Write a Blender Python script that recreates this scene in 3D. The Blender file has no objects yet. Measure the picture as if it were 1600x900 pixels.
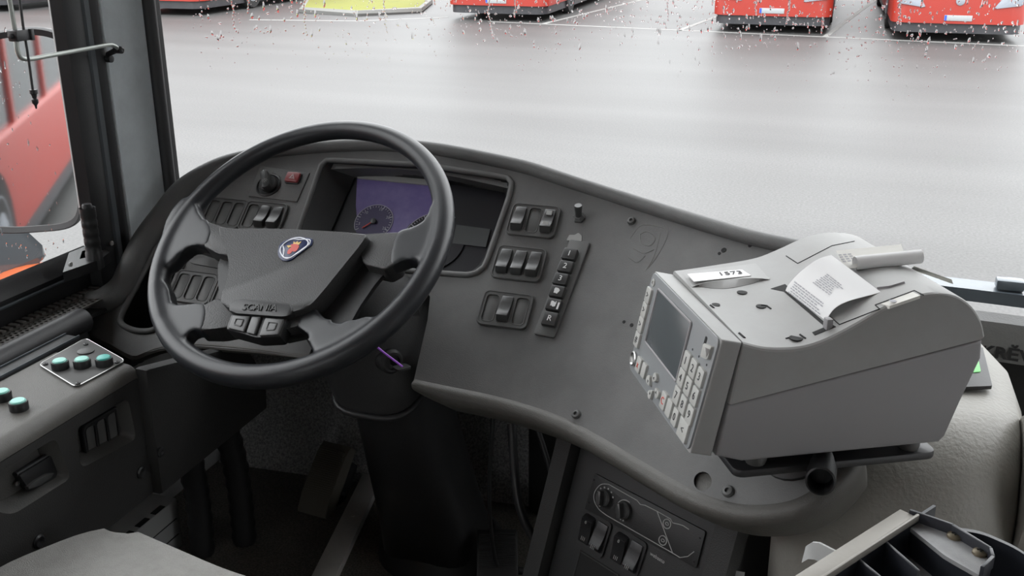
import bpy, bmesh, math, random
from mathutils import Vector, Matrix, geometry
random.seed(7)
sc = bpy.context.scene
R = math.radians

# ------------------------------------------------------------ camera, sky, exposure
EYE = Vector((0, 0, 2.4))                 # the bus points along +Y, the lot's ground is z = 0
FOCAL, PITCH, YAW = 1600.0, R(20), R(19)
cd = bpy.data.cameras.new('camera'); cam = bpy.data.objects.new('camera', cd); sc.collection.objects.link(cam)
cam.location = EYE; cam.rotation_euler = (math.pi/2-PITCH, 0, YAW)
cd.sensor_width = 36.0; cd.lens = 36.0*FOCAL/1600; cd.clip_start = .02; cd.clip_end = 500
sc.camera = cam
SKY_STRENGTH = 5.6
w = bpy.data.worlds.new('overcast_sky'); sc.world = w; w.use_nodes = True
nt = w.node_tree; nt.nodes.clear()
tc = nt.nodes.new('ShaderNodeTexCoord'); sx = nt.nodes.new('ShaderNodeSeparateXYZ'); mr = nt.nodes.new('ShaderNodeMapRange')
mr.inputs['From Min'].default_value = 0; mr.inputs['From Max'].default_value = 1
mr.inputs['To Min'].default_value = .55; mr.inputs['To Max'].default_value = 1.1
bg = nt.nodes.new('ShaderNodeBackground'); ow = nt.nodes.new('ShaderNodeOutputWorld')
mu = nt.nodes.new('ShaderNodeMath'); mu.operation = 'MULTIPLY'; mu.inputs[1].default_value = SKY_STRENGTH
nt.links.new(tc.outputs['Generated'], sx.inputs[0]); nt.links.new(sx.outputs['Z'], mr.inputs['Value'])
nt.links.new(mr.outputs[0], mu.inputs[0]); nt.links.new(mu.outputs[0], bg.inputs['Strength'])
bg.inputs['Color'].default_value = (.97, .985, 1, 1); nt.links.new(bg.outputs[0], ow.inputs[0])
sc.view_settings.view_transform = 'Standard'; sc.view_settings.look = 'None'
sc.view_settings.exposure = 0.0; sc.view_settings.gamma = 1; sc.view_settings.use_curve_mapping = False
sc.cycles.max_bounces = 10; sc.cycles.transparent_max_bounces = 24; sc.cycles.transmission_bounces = 8
sc.cycles.use_denoising = True
sc.cycles.sample_clamp_indirect = 4; sc.cycles.caustics_refractive = False; sc.cycles.caustics_reflective = False

# ------------------------------------------------------------ sight lines: from a photo point to a real surface
cy, sy, cp, sp = math.cos(YAW), math.sin(YAW), math.cos(PITCH), math.sin(PITCH)
CR = Vector((cy, sy, 0)); CU = Vector((-sy*sp, cy*sp, cp)); CF = Vector((-sy*cp, cy*cp, -sp))
def ray(px, py): return CR*((px-800)/FOCAL) + CU*((450-py)/FOCAL) + CF
def A(x, y, z): return Vector((x, y, z)) + EYE            # heights given from eye level
def onplane(p, n, p0):
    d = ray(*p); n = Vector(n); return EYE + d*(n.dot(Vector(p0)-EYE)/n.dot(d))
def onz(p, z): d = ray(*p); return EYE + d*(z/d.z)
def onx(p, x): d = ray(*p); return EYE + d*(x/d.x)
def ony(p, y): d = ray(*p); return EYE + d*(y/d.y)
def atd(p, t): return EYE + ray(*p)*t

# ------------------------------------------------------------ materials
MATS = {}
def mat(name, col, rough=.5, bump=0, bscale=400, dirt=0, dirtcol=(.3, .29, .27), dscale=6, metal=0, spec=.5, coat=0, mottle=0, mscale=60):
    m = bpy.data.materials.new(name); m.use_nodes = True; t = m.node_tree; b = t.nodes['Principled BSDF']
    b.inputs['Base Color'].default_value = (*col, 1); b.inputs['Roughness'].default_value = rough
    b.inputs['Metallic'].default_value = metal; b.inputs['Specular IOR Level'].default_value = spec
    b.inputs['Coat Weight'].default_value = coat
    tc = t.nodes.new('ShaderNodeTexCoord')
    last = None
    if mottle:
        n = t.nodes.new('ShaderNodeTexNoise'); n.inputs['Scale'].default_value = mscale; n.inputs['Detail'].default_value = 5
        t.links.new(tc.outputs['Object'], n.inputs['Vector'])
        x = t.nodes.new('ShaderNodeMixRGB'); x.blend_type = 'MULTIPLY'; x.inputs[0].default_value = mottle
        r = t.nodes.new('ShaderNodeValToRGB'); r.color_ramp.elements[0].position = .35; r.color_ramp.elements[1].position = .65
        r.color_ramp.elements[0].color = (.25, .25, .25, 1)
        t.links.new(n.outputs['Fac'], r.inputs[0]); t.links.new(r.outputs[0], x.inputs[2]); x.inputs[1].default_value = (*col, 1)
        last = x.outputs[0]
    if dirt:
        n = t.nodes.new('ShaderNodeTexNoise'); n.inputs['Scale'].default_value = dscale; n.inputs['Detail'].default_value = 8
        n.inputs['Roughness'].default_value = .7
        t.links.new(tc.outputs['Object'], n.inputs['Vector'])
        r = t.nodes.new('ShaderNodeMapRange'); r.inputs['From Min'].default_value = .42; r.inputs['From Max'].default_value = .72
        r.inputs['To Min'].default_value = 0; r.inputs['To Max'].default_value = dirt
        t.links.new(n.outputs['Fac'], r.inputs['Value'])
        x = t.nodes.new('ShaderNodeMixRGB'); x.inputs[1].default_value = (*col, 1); x.inputs[2].default_value = (*dirtcol, 1)
        if last: t.links.new(last, x.inputs[1])
        t.links.new(r.outputs[0], x.inputs[0]); last = x.outputs[0]
    if last: t.links.new(last, b.inputs['Base Color'])
    if bump:
        n = t.nodes.new('ShaderNodeTexNoise'); n.inputs['Scale'].default_value = bscale; n.inputs['Detail'].default_value = 3
        t.links.new(tc.outputs['Object'], n.inputs['Vector'])
        bp = t.nodes.new('ShaderNodeBump'); bp.inputs['Strength'].default_value = bump; bp.inputs['Distance'].default_value = .002
        t.links.new(n.outputs['Fac'], bp.inputs['Height']); t.links.new(bp.outputs[0], b.inputs['Normal'])
    MATS[name] = m; return m
mat('dash', (.122, .1215, .12), .58, .25, 700, .45, (.17, .168, .162), 7, mottle=.28, mscale=11)
mat('lip', (.078, .074, .067), .5, .3, 600, .35, (.15, .145, .135), 9)
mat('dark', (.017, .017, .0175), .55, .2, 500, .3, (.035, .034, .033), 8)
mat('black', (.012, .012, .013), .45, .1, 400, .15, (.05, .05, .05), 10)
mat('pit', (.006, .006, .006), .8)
mat('wheel', (.017, .0185, .0215), .36, .12, 900, .15, (.05, .052, .056), 6)
mat('pad', (.029, .029, .0295), .46, .4, 500, .3, (.06, .06, .058), 9)
mat('rocker', (.045, .045, .045), .33, .05, 400, .2, (.09, .09, .085), 30)
mat('frame', (.085, .085, .083), .5, .1, 500, .2, (.1, .1, .095), 20)
mat('kicker', (.020, .0196, .019), .6, .3, 500, .35, (.03, .029, .028), 5)  # on the console front: same plastic as lip, shade put into the colour
mat('vinyl', (.31, .30, .272), .5, .5, 170, .25, (.17, .165, .15), 5)
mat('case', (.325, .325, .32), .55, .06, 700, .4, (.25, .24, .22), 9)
mat('caseside', (.27, .263, .27), .55, .06, 700, .15, (.3, .29, .28), 9)  # lower shell: case plastic, side shade put into a darker colour
mat('face', (.26, .272, .28), .5, .05, 700, .15, (.26, .26, .25), 12)
mat('key', (.45, .45, .43), .5, 0, 1, .3, (.4, .39, .36), 60)
mat('paper', (.82, .82, .82), .75)
mat('paperwarm', (.74, .73, .69), .75)
mat('ink', (.42, .42, .45), .8)
mat('inkdark', (.03, .03, .035), .7)
mat('white', (.8, .8, .8), .5)
mat('icon', (.35, .35, .34), .5)
mat('teal', (.23, .60, .52), .35, 0, 1, .4, (.45, .66, .58), 40)
mat('tealdeep', (.06, .42, .37), .3, 0, 1, .3, (.3, .6, .5), 40)
mat('steel', (.55, .55, .54), .35, .1, 60, .3, (.35, .34, .32), 20, metal=1)
mat('alu', (.27, .255, .23), .5, .1, 80, .4, (.17, .16, .14), 9, metal=.3)
mat('scuffedalu', (.78, .76, .72), .5, .1, 80, .4, (.45, .43, .39), 9)
mat('residue', (.19, .187, .18), .7)
mat('rod', (.42, .45, .42), .35, 0, 1, .2, (.3, .3, .28), 30, metal=.3)
mat('pillar', (.76, .82, .85), .55, .15, 700, .25, (.2, .22, .225), 8)
mat('rubber', (.022, .022, .024), .5, .05, 300)
mat('slate', (.06, .07, .08), .5, .05, 300)
mat('red', (.58, .055, .035), .35)
mat('hazard', (.22, .022, .025), .4, 0, 1, .3, (.3, .1, .1), 50)
mat('recess', (.045, .0435, .041), .6, .3, 500, .3, (.07, .068, .064), 8)  # console recess walls: lip plastic with shade put into the colour
mat('fabric', (.33, .325, .31), .9, .8, 900, .4, (.22, .215, .20), 60)
mat('vinylfloor', (.24, .225, .195), .6, .2, 400, .4, (.045, .042, .037), 6, mottle=.75, mscale=260)
mat('toeboard', (.55, .55, .54), .6, .2, 400, .3, (.07, .068, .062), 6, mottle=.8, mscale=240)
mat('busred', (.33, .028, .017), .4, 0, 1, .25, (.26, .035, .025), 3)
mat('busorange', (.42, .085, .02), .35, 0, 1, .2, (.6, .15, .07), 3)
mat('busdark', (.03, .03, .035), .5, 0, 1, .3, (.09, .09, .09), 4)
mat('busglass', (.03, .035, .04), .08)
mat('buslamp', (.28, .30, .34), .2)
mat('tyre', (.02, .02, .02), .8, .2, 60)
mat('plate', (.34, .35, .36), .5)
mat('plateblue', (.03, .08, .5), .5)
mat('liner', (.42, .425, .42), .7, .1, 200)
mat('ceilingwhite', (.6, .6, .59), .7)
mat('grass', (.18, .185, .04), .9, .5, 8, .5, (.12, .135, .03), 1.2)
mat('kerb', (.2, .2, .19), .8, .2, 40)
mat('line', (.25, .25, .24), .7, 0, 1, .5, (.18, .18, .17), 3)
mat('purple', (.4, .1, .75), .3)
mat('navy', (.015, .025, .085), .3)
mat('gold', (.75, .5, .15), .4)
mat('badgewhite', (.8, .82, .88), .3)
mat('green', (.16, .62, .16), .5)
mat('yellow', (.5, .32, .02), .7)
mat('brass', (.17, .145, .10), .45, metal=.5)
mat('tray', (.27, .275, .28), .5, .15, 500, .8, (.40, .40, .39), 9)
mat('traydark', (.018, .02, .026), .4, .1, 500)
mat('wet', (.12, .14, .16), .2, .4, 30)
mat('bar', (.22, .22, .22), .5, .3, 300, .4, (.30, .30, .29), 20)
mat('screenlcd', (.10, .112, .118), .25, 0, 1, .3, (.12, .13, .13), 8)
mat('dial', (.02, .02, .024), .35)
mat('dialtint', (.065, .055, .12), .35)  # gauge face: the same purple reflection, darker, put into its colour
mat('lcdgrey', (.075, .08, .082), .4)
mat('dialink', (.42, .42, .48), .5)
mat('pedalrubber', (.13, .12, .10), .7, .2, 200)

def glassmat(name, tint, refl, rough=0):
    m = bpy.data.materials.new(name); m.use_nodes = True; t = m.node_tree; t.nodes.clear()
    o = t.nodes.new('ShaderNodeOutputMaterial'); mx = t.nodes.new('ShaderNodeMixShader')
    tr = t.nodes.new('ShaderNodeBsdfTransparent'); gl = t.nodes.new('ShaderNodeBsdfGlossy')
    fr = t.nodes.new('ShaderNodeFresnel'); fr.inputs[0].default_value = refl
    tr.inputs[0].default_value = (*tint, 1); gl.inputs['Roughness'].default_value = rough
    t.links.new(fr.outputs[0], mx.inputs[0]); t.links.new(tr.outputs[0], mx.inputs[1]); t.links.new(gl.outputs[0], mx.inputs[2])
    t.links.new(mx.outputs[0], o.inputs[0]); MATS[name] = m; return m
glassmat('glass', (.985, .99, .99), 1.15)
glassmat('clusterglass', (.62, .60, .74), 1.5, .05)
m = mat('water', (1, 1, 1), 0.02); b = m.node_tree.nodes['Principled BSDF']
b.inputs['Transmission Weight'].default_value = 1; b.inputs['IOR'].default_value = 1.19
m = mat('mirrorglass', (.80, .82, .82), .03, metal=1)
# dial window: its purple reflection is put into the base colour
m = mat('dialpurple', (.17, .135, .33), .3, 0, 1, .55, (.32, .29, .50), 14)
# asphalt: aggregate grain, worn streaks across the lot, damp sheen
m = bpy.data.materials.new('asphalt'); m.use_nodes = True; MATS['asphalt'] = m; t = m.node_tree; b = t.nodes['Principled BSDF']
tc = t.nodes.new('ShaderNodeTexCoord'); mp = t.nodes.new('ShaderNodeMapping'); mp.inputs['Scale'].default_value = (.12, .9, 1)
n1 = t.nodes.new('ShaderNodeTexNoise'); n1.inputs['Scale'].default_value = .8; n1.inputs['Detail'].default_value = 6
n2 = t.nodes.new('ShaderNodeTexNoise'); n2.inputs['Scale'].default_value = 45; n2.inputs['Detail'].default_value = 4
t.links.new(tc.outputs['Object'], mp.inputs[0]); t.links.new(mp.outputs[0], n1.inputs['Vector']); t.links.new(tc.outputs['Object'], n2.inputs['Vector'])
r1 = t.nodes.new('ShaderNodeValToRGB'); r1.color_ramp.elements[0].position = .3; r1.color_ramp.elements[1].position = .7
r1.color_ramp.elements[0].color = (.063, .0622, .061, 1); r1.color_ramp.elements[1].color = (.084, .083, .0815, 1)
r2 = t.nodes.new('ShaderNodeValToRGB'); r2.color_ramp.elements[0].position = .35; r2.color_ramp.elements[1].position = .65
r2.color_ramp.elements[0].color = (.72, .72, .72, 1); r2.color_ramp.elements[1].color = (1.15, 1.15, 1.15, 1)
mm = t.nodes.new('ShaderNodeMixRGB'); mm.blend_type = 'MULTIPLY'; mm.inputs[0].default_value = 1
t.links.new(n1.outputs['Fac'], r1.inputs[0]); t.links.new(n2.outputs['Fac'], r2.inputs[0])
t.links.new(r1.outputs[0], mm.inputs[1]); t.links.new(r2.outputs[0], mm.inputs[2]); t.links.new(mm.outputs[0], b.inputs['Base Color'])
b.inputs['Roughness'].default_value = .5; b.inputs['Specular IOR Level'].default_value = .3

# ------------------------------------------------------------ mesh builder
I4 = Matrix.Identity(4)
class MB:
    def __init__(s): s.v = []; s.f = []
    def add(s, vs, fs, M=None):
        k = len(s.v)
        s.v += [(M @ Vector(v)) if M else Vector(v) for v in vs]; s.f += [tuple(i+k for i in f) for f in fs]; return s
    def bm(s, bm, M=None):
        bm.verts.ensure_lookup_table(); bm.verts.index_update()
        s.add([v.co.copy() for v in bm.verts], [[v.index for v in f.verts] for f in bm.faces], M); bm.free(); return s
    def box(s, c, d, bev=0, M=None, seg=2):
        b = bmesh.new(); bmesh.ops.create_cube(b, size=1)
        for v in b.verts: v.co = Vector((v.co.x*d[0]+c[0], v.co.y*d[1]+c[1], v.co.z*d[2]+c[2]))
        if bev: bmesh.ops.bevel(b, geom=b.edges[:], offset=bev, segments=seg, profile=.5, affect='EDGES', clamp_overlap=True)
        return s.bm(b, M)
    def prism(s, pts, z0, z1, bev=0, M=None, seg=2, both=False):
        n = len(pts); b = bmesh.new()
        ar = sum(pts[i][0]*pts[(i+1) % n][1]-pts[(i+1) % n][0]*pts[i][1] for i in range(n))
        if ar < 0: pts = pts[::-1]
        lo = [b.verts.new((p[0], p[1], z0)) for p in pts]; hi = [b.verts.new((p[0], p[1], z1)) for p in pts]
        b.faces.new(lo[::-1]); b.faces.new(hi)
        for i in range(n): b.faces.new((lo[i], lo[(i+1) % n], hi[(i+1) % n], hi[i]))
        if bev:
            hs = set(hi); ls = set(lo)
            ed = [e for e in b.edges if all(v in hs for v in e.verts) or (both and all(v in ls for v in e.verts))]
            bmesh.ops.bevel(b, geom=ed, offset=bev, segments=seg, profile=.5, affect='EDGES', clamp_overlap=True)
        return s.bm(b, M)
    def plate(s, outer, holes, z0, z1, M=None):
        loops = [outer]+holes
        tri = geometry.tessellate_polygon([[Vector((p[0], p[1], 0)) for p in l] for l in loops])
        fl = [p for l in loops for p in l]; n = len(fl)
        vs = [(p[0], p[1], z1) for p in fl]+[(p[0], p[1], z0) for p in fl]; fs = []
        for a, b_, c in tri:
            pa, pb, pc = fl[a], fl[b_], fl[c]
            if (pb[0]-pa[0])*(pc[1]-pa[1])-(pb[1]-pa[1])*(pc[0]-pa[0]) < 0: b_, c = c, b_
            fs += [(a, b_, c), (a+n, c+n, b_+n)]
        k = 0
        for j, l in enumerate(loops):
            m_ = len(l); ar = sum(l[i][0]*l[(i+1) % m_][1]-l[(i+1) % m_][0]*l[i][1] for i in range(m_))
            for i in range(m_):
                a, b_ = k+i, k+(i+1) % m_
                if (ar > 0) == (j > 0): a, b_ = b_, a
                fs.append((a+n, b_+n, b_, a))
            k += m_
        return s.add(vs, fs, M)
    def grid(s, rows, cu=False, cv=False, flip=False):
        h, w_ = len(rows), len(rows[0]); vs = [p for r_ in rows for p in r_]; fs = []
        for i in range(h if cu else h-1):
            for j in range(w_ if cv else w_-1):
                a, b_, c, d = i*w_+j, i*w_+(j+1) % w_, ((i+1) % h)*w_+(j+1) % w_, ((i+1) % h)*w_+j
                fs.append((d, c, b_, a) if flip else (a, b_, c, d))
        return s.add(vs, fs)
    def tube(s, pts, r, n=10, closed=False, M=None, caps=True, flat=1):
        pts = [Vector(p) for p in pts]; m_ = len(pts); rows = []; u = None
        for i, p in enumerate(pts):
            if closed: t = pts[(i+1) % m_]-pts[i-1]
            else: t = pts[min(i+1, m_-1)]-pts[max(i-1, 0)]
            t.normalize()
            if u is None:
                u = t.orthogonal().normalized()
            u = (u-t*u.dot(t)).normalized(); v = t.cross(u)
            rr_ = r[i] if isinstance(r, (list, tuple)) else r
            rows.append([p+u*(math.cos(2*math.pi*k/n)*rr_)+v*(math.sin(2*math.pi*k/n)*rr_*flat) for k in range(n)])
        q = MB(); q.grid(rows, cu=closed, cv=True)
        if caps and not closed:
            q.f.append(tuple(range(n))[::-1]); q.f.append(tuple((m_-1)*n+k for k in range(n)))
        return s.add(q.v, q.f, M)
    def lathe(s, prof, n=24, M=None, cap=True):
        rows = [[(r_*math.cos(2*math.pi*k/n), r_*math.sin(2*math.pi*k/n), z) for k in range(n)] for r_, z in prof]
        q = MB(); q.grid(rows, cv=True)
        if cap:
            q.f.append(tuple(range(n))[::-1]); q.f.append(tuple((len(prof)-1)*n+k for k in range(n)))
        return s.add(q.v, q.f, M)
    def text(s, body, size, M=None, ext=.0003, bold=0):
        c = bpy.data.curves.new('lettering', 'FONT'); c.body = body; c.size = size; c.align_x = 'CENTER'; c.align_y = 'CENTER'
        c.extrude = ext; c.resolution_u = 3; c.offset = bold
        o = bpy.data.objects.new('lettering', c); sc.collection.objects.link(o)
        dg = bpy.context.evaluated_depsgraph_get(); me = o.evaluated_get(dg).to_mesh()
        s.add([v.co.copy() for v in me.vertices], [list(p.vertices) for p in me.polygons], M)
        o.evaluated_get(dg).to_mesh_clear(); bpy.data.objects.remove(o); bpy.data.curves.remove(c); return s

def rr(w_, h_, r_, n=5, cx=0, cy_=0):
    out = []
    for sx_, sy_, a0 in ((1, 1, 0), (-1, 1, 90), (-1, -1, 180), (1, -1, 270)):
        for k in range(n+1):
            a = R(a0+90*k/n); out.append((cx+sx_*(w_/2-r_)+r_*math.cos(a), cy_+sy_*(h_/2-r_)+r_*math.sin(a)))
    return out
def circ(r_, n=24, cx=0, cy_=0): return [(cx+r_*math.cos(2*math.pi*k/n), cy_+r_*math.sin(2*math.pi*k/n)) for k in range(n)]
def spl(pts, n=6, closed=False):
    P = [Vector(p) for p in pts]; m_ = len(P); out = []
    for i in range(m_ if closed else m_-1):
        g = (lambda k: P[k % m_]) if closed else (lambda k: P[min(max(k, 0), m_-1)])
        a, b_, c, d = g(i-1), g(i), g(i+1), g(i+2)
        for k in range(n):
            t_ = k/n; out.append(.5*((2*b_)+(c-a)*t_+(2*a-5*b_+4*c-d)*t_*t_+(3*b_-a-3*c+d)*t_**3))
    if not closed: out.append(P[-1])
    return out
def roundpoly(pts, r_, n=4):
    P = [Vector(p) for p in pts]; m_ = len(P); out = []
    for i in range(m_):
        a, b_, c = P[i-1], P[i], P[(i+1) % m_]; d1 = min(r_, (a-b_).length*.48); d2 = min(r_, (c-b_).length*.48)
        p, q = b_+(a-b_).normalized()*d1, b_+(c-b_).normalized()*d2
        for k in range(n+1):
            t_ = k/n; out.append(tuple(p*(1-t_)**2+b_*2*t_*(1-t_)+q*t_*t_))
    return out
def frame(o, x, y, z):
    m_ = Matrix.Identity(4)
    for i in range(3): m_[i][0], m_[i][1], m_[i][2], m_[i][3] = x[i], y[i], z[i], o[i]
    return m_
def fr_nx(o, n, x):
    n = Vector(n).normalized(); x = Vector(x); x = (x-n*x.dot(n)).normalized(); return frame(o, x, n.cross(x), n)
def loc(M, p, off=0):                       # photo point -> coordinates in the plane z = off of frame M
    n = M.to_3x3() @ Vector((0, 0, 1)); o = M.translation + n*off
    q = M.inverted() @ onplane(p, n, o); return (q.x, q.y)
T3 = Matrix.Translation

# ------------------------------------------------------------ objects
def link(name, mb, m, ang=38):
    me = bpy.data.meshes.new(name); me.from_pydata([tuple(v) for v in mb.v], [], mb.f); me.validate()
    b = bmesh.new(); b.from_mesh(me); bmesh.ops.recalc_face_normals(b, faces=b.faces[:]); b.to_mesh(me); b.free()
    me.polygons.foreach_set('use_smooth', [True]*len(me.polygons)); me.set_sharp_from_angle(angle=R(ang))
    me.materials.append(MATS[m]); o = bpy.data.objects.new(name, me); sc.collection.objects.link(o); return o
def tag(o, label, cat, group=None):
    o['label'] = label; o['category'] = cat
    if group: o['group'] = group
    return o
WM = {}
def thing(name, label, cat, M, group=None):
    if isinstance(M, Vector): M = T3(M)
    o = bpy.data.objects.new(name, None); o.empty_display_size = .05; sc.collection.objects.link(o); o.matrix_world = M
    WM[o.name] = M.copy(); return tag(o, label, cat, group)
def part(name, mb, m, parent, world=False, label=None, ang=38):
    M = WM[parent.name]
    if world: inv = M.inverted(); mb.v = [inv @ v for v in mb.v]
    o = link(name, mb, m, ang); o.parent = parent; WM[o.name] = M
    if label: o['label'] = label
    return o
def solo(name, mb, m, label, cat, group=None, ang=38):   # world-space mesh, origin moved to its base
    lo = Vector([min(v[i] for v in mb.v) for i in range(3)]); hi = Vector([max(v[i] for v in mb.v) for i in range(3)])
    c = Vector(((lo.x+hi.x)/2, (lo.y+hi.y)/2, lo.z)); mb.v = [v-c for v in mb.v]
    o = link(name, mb, m, ang); o.location = c; WM[o.name] = T3(c); return tag(o, label, cat, group)
def struct(name, mb, m, parent=None, ang=38):
    o = link(name, mb, m, ang)
    if parent: o.parent = parent
    else: o['kind'] = 'structure'
    WM[o.name] = I4; return o
def W(vs): return vs

# ============================================================ the lot outside
mb = MB(); mb.add([(-80, -40, 0), (80, -40, 0), (80, 120, 0), (-80, 120, 0)], [(0, 1, 2, 3)]); struct('ground', mb, 'asphalt')
def strip(p, q, wd):
    p, q = Vector(p), Vector(q); d = (q-p).normalized(); s = Vector((-d.y, d.x, 0))*wd/2
    return [p+s, p-s, q-s, q+s]
lines = [((240, 33), (620, 40)), ((620, 39), (700, 28)), ((700, 36), (1600, 73))]
def gz(p): q = onz(p, -EYE.z); return Vector((q.x, q.y, 0))
LINES = [(gz((390, 31)), gz((560, 33)))]
fl0, fl1 = gz((835, 37)), gz((1600, 72)); fd = (fl1-fl0).normalized()
LINES.append((fl0-fd*1.2, fl1+fd*9))
LINES.append((gz((560, 33)), gz((700, 27))))
for px in ((850, 37), (1060, 48), (1290, 57)):
    q = gz(px); LINES.append((q, q+Vector((.9, 11, 0))))
for i, (p, q) in enumerate(LINES):
    mb = MB(); v = strip(p, q, .12); mb.add([(a.x, a.y, .004) for a in v]+[(a.x, a.y, -.01) for a in v], [(0, 1, 2, 3), (0, 4, 5, 1), (1, 5, 6, 2), (2, 6, 7, 3), (3, 7, 4, 0)])
    o = struct('trim_%d' % (20+i), mb, 'line')
g0 = [gz((472, 20)), gz((560, 25)), gz((655, 20)), gz((672, 6)), gz((650, -4)), gz((540, -6)), gz((482, 4))]
mb = MB(); mb.prism([(p.x, p.y) for p in g0], 0, .12, .03); o = link('grass_verge', mb, 'grass'); o['kind'] = 'stuff'; tag(o, 'yellow green grass verge behind the parked buses', 'grass')
mb = MB(); k = [Vector((p.x, p.y, .06)) for p in g0]; mb.tube(k, .09, 6, closed=True); struct('trim_30', mb, 'kerb')

def bus(x, y, yaw, label, body='busred', skirt='busdark', plate=True):
    M = T3((x, y, 0)) @ Matrix.Rotation(yaw, 4, 'Z')
    t = thing('parked_bus', label, 'bus', M, None)
    fp = lambda w_, r_, y0=0, y1=12: [(w_/2-r_+r_*math.sin(a), y0+r_-r_*math.cos(a)) for a in [R(15*i) for i in range(7)]]+[(w_/2, y1), (-w_/2, y1)]+[(-(w_/2-r_+r_*math.sin(a)), y0+r_-r_*math.cos(a)) for a in [R(15*i) for i in range(6, -1, -1)]]
    b = MB(); b.prism(fp(2.5, .30), .36, 1.12, .04); b.prism(fp(2.5, .32, .06), 2.62, 3.05, .14, seg=3)
    for s in (-1, 1):
        b.box((s*1.2, .35, 1.85), (.06, .10, 1.56)); b.box((s*1.2, 11.9, 1.85), (.08, .2, 1.56))
        for j in range(1, 7): b.box((s*1.205, .35+j*1.7, 1.85), (.05, .09, 1.56))
    b.box((0, 11.95, 1.85), (2.44, .08, 1.56))
    part('body', b, body, t)
    b = MB(); b.prism(fp(2.42, .32, .07), .17, .42, .02); part('lower_skirt', b, skirt, t)
    b = MB(); b.prism(fp(2.36, .36, .07, .42), 1.10, 2.64); part('windscreen', b, 'busglass', t)
    for s in (-1, 1):
        b = MB(); b.box((s*1.19, 6.15, 1.87), (.03, 11.5, 1.52)); part('side_window', b, 'busglass', t)
        b = MB(); b.prism(roundpoly([(s*.62, .66), (s*1.16, .74), (s*1.17, .98), (s*.80, .92)], .06), 0, .06, .02, frame((0, .04, 0), (1, 0, 0), (0, 0, 1), (0, -1, 0)))
        part('headlight', b, 'buslamp', t)
        for yy in (2.6, 8.9):
            b = MB(); Mw = frame((s*1.15, yy, .48), (0, 1, 0), (0, 0, 1), (s, 0, 0))
            b.lathe([(.30, -.14), (.46, -.14), (.48, -.10), (.48, .07), (.45, .11), (.30, .11)], 28, Mw)
            wl = part('wheel', b, 'tyre', t)
            b = MB(); b.lathe([(.30, .06), (.29, .112), (.20, .10), (.12, .13), (.02, .135)], 24, Mw); part('hub', b, 'buslamp', wl)
        b = MB(); b.tube([(s*1.15, .3, 2.6), (s*1.32, .0, 2.5), (s*1.36, -.12, 2.3)], .025, 8); b.box((s*1.36, -.14, 2.1), (.24, .12, .45), .04); part('door_mirror', b, 'busdark', t)
    if plate:
        b = MB(); b.box((0, -.006, .47), (.52, .014, .11), .003); pl = part('number_plate', b, 'plate', t)
        b = MB(); b.box((-.235, -.014, .47), (.04, .006, .10)); part('plate_band', b, 'plateblue', pl)
    b = MB(); b.lathe([(.085, 0), (.085, .015), (.06, .025), (.01, .025)], 20, frame((0, 0, .80), (1, 0, 0), (0, 0, 1), (0, -1, 0))); part('badge', b, 'buslamp', t)
    return t
def car(x, y):
    t = thing('parked_car', 'orange car with dark windows glimpsed below the outside mirror', 'car', T3((x-.88, y, 0)) @ Matrix.Rotation(R(180), 4, 'Z'))
    side_ = roundpoly([(.06, .30), (.0, .60), (.06, .98), (.3, 1.06), (3.2, 1.07), (3.95, 1.04), (4.08, .6), (4.04, .30)], .12); FYZ = frame((0, 0, 0), (0, 1, 0), (0, 0, 1), (1, 0, 0))
    b = MB(); b.prism(side_, -.86, .86, .05, FYZ, both=True); part('body', b, 'busorange', t)
    b = MB(); b.prism(roundpoly([(.14, 1.03), (.62, 1.60), (3.4, 1.60), (3.9, 1.03)], .1), -.80, .80, .04, FYZ, both=True); part('cabin_glass', b, 'busglass', t)
    b = MB(); b.prism(roundpoly([(.58, 1.58), (.75, 1.64), (3.3, 1.64), (3.5, 1.58)], .05), -.74, .74, .02, FYZ, both=True); part('roof', b, 'busorange', t)
    for s in (-1, 1):
        for yy in (.80, 3.35):
            b = MB(); b.lathe([(.2, -.1), (.30, -.1), (.315, -.06), (.315, .05), (.2, .06)], 24, frame((s*.80, yy, .315), (0, 1, 0), (0, 0, 1), (s, 0, 0))); wl = part('wheel', b, 'tyre', t)
            b = MB(); b.lathe([(.2, .03), (.19, .065), (.02, .07)], 20, frame((s*.80, yy, .315), (0, 1, 0), (0, 0, 1), (s, 0, 0))); part('hub', b, 'buslamp', wl)
        b = MB(); b.prism(rr(.32, .14, .05, 4, s*.6, .70), 0, .06, .02, frame((0, .05, 0), (1, 0, 0), (0, 0, 1), (0, -1, 0))); part('headlight', b, 'buslamp', t)
    b = MB(); b.box((0, .02, .36), (1.6, .10, .14), .03); part('bumper', b, 'busdark', t)
b2 = gz((1203, 52)); b3 = gz((1490, 66)); b1 = gz((775, 33)); b0 = gz((262, 27))
bus(b2.x, b2.y, R(2), 'red bus parked between the two other buses facing the windscreen')
bus(b3.x+.02, b3.y, R(2), 'red bus parked nearest the ticket machine end of the windscreen')
bus(b1.x, b1.y, R(3), 'red bus parked alone beside the yellow green grass verge')
bus(b0.x-.6, b0.y+.4, R(2), 'red bus seen through the windscreen next to the grey pillar')
bus(-22.9, 21.9, R(2), 'distant red bus seen through the side window above the mirror')
bus(-2.75-1.25, -1.05, R(180), 'red bus standing close outside, seen in the outside mirror', plate=False)
car(-3.1, 3.42)
# that neighbour faces the same way as this cab: front at +Y

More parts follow.
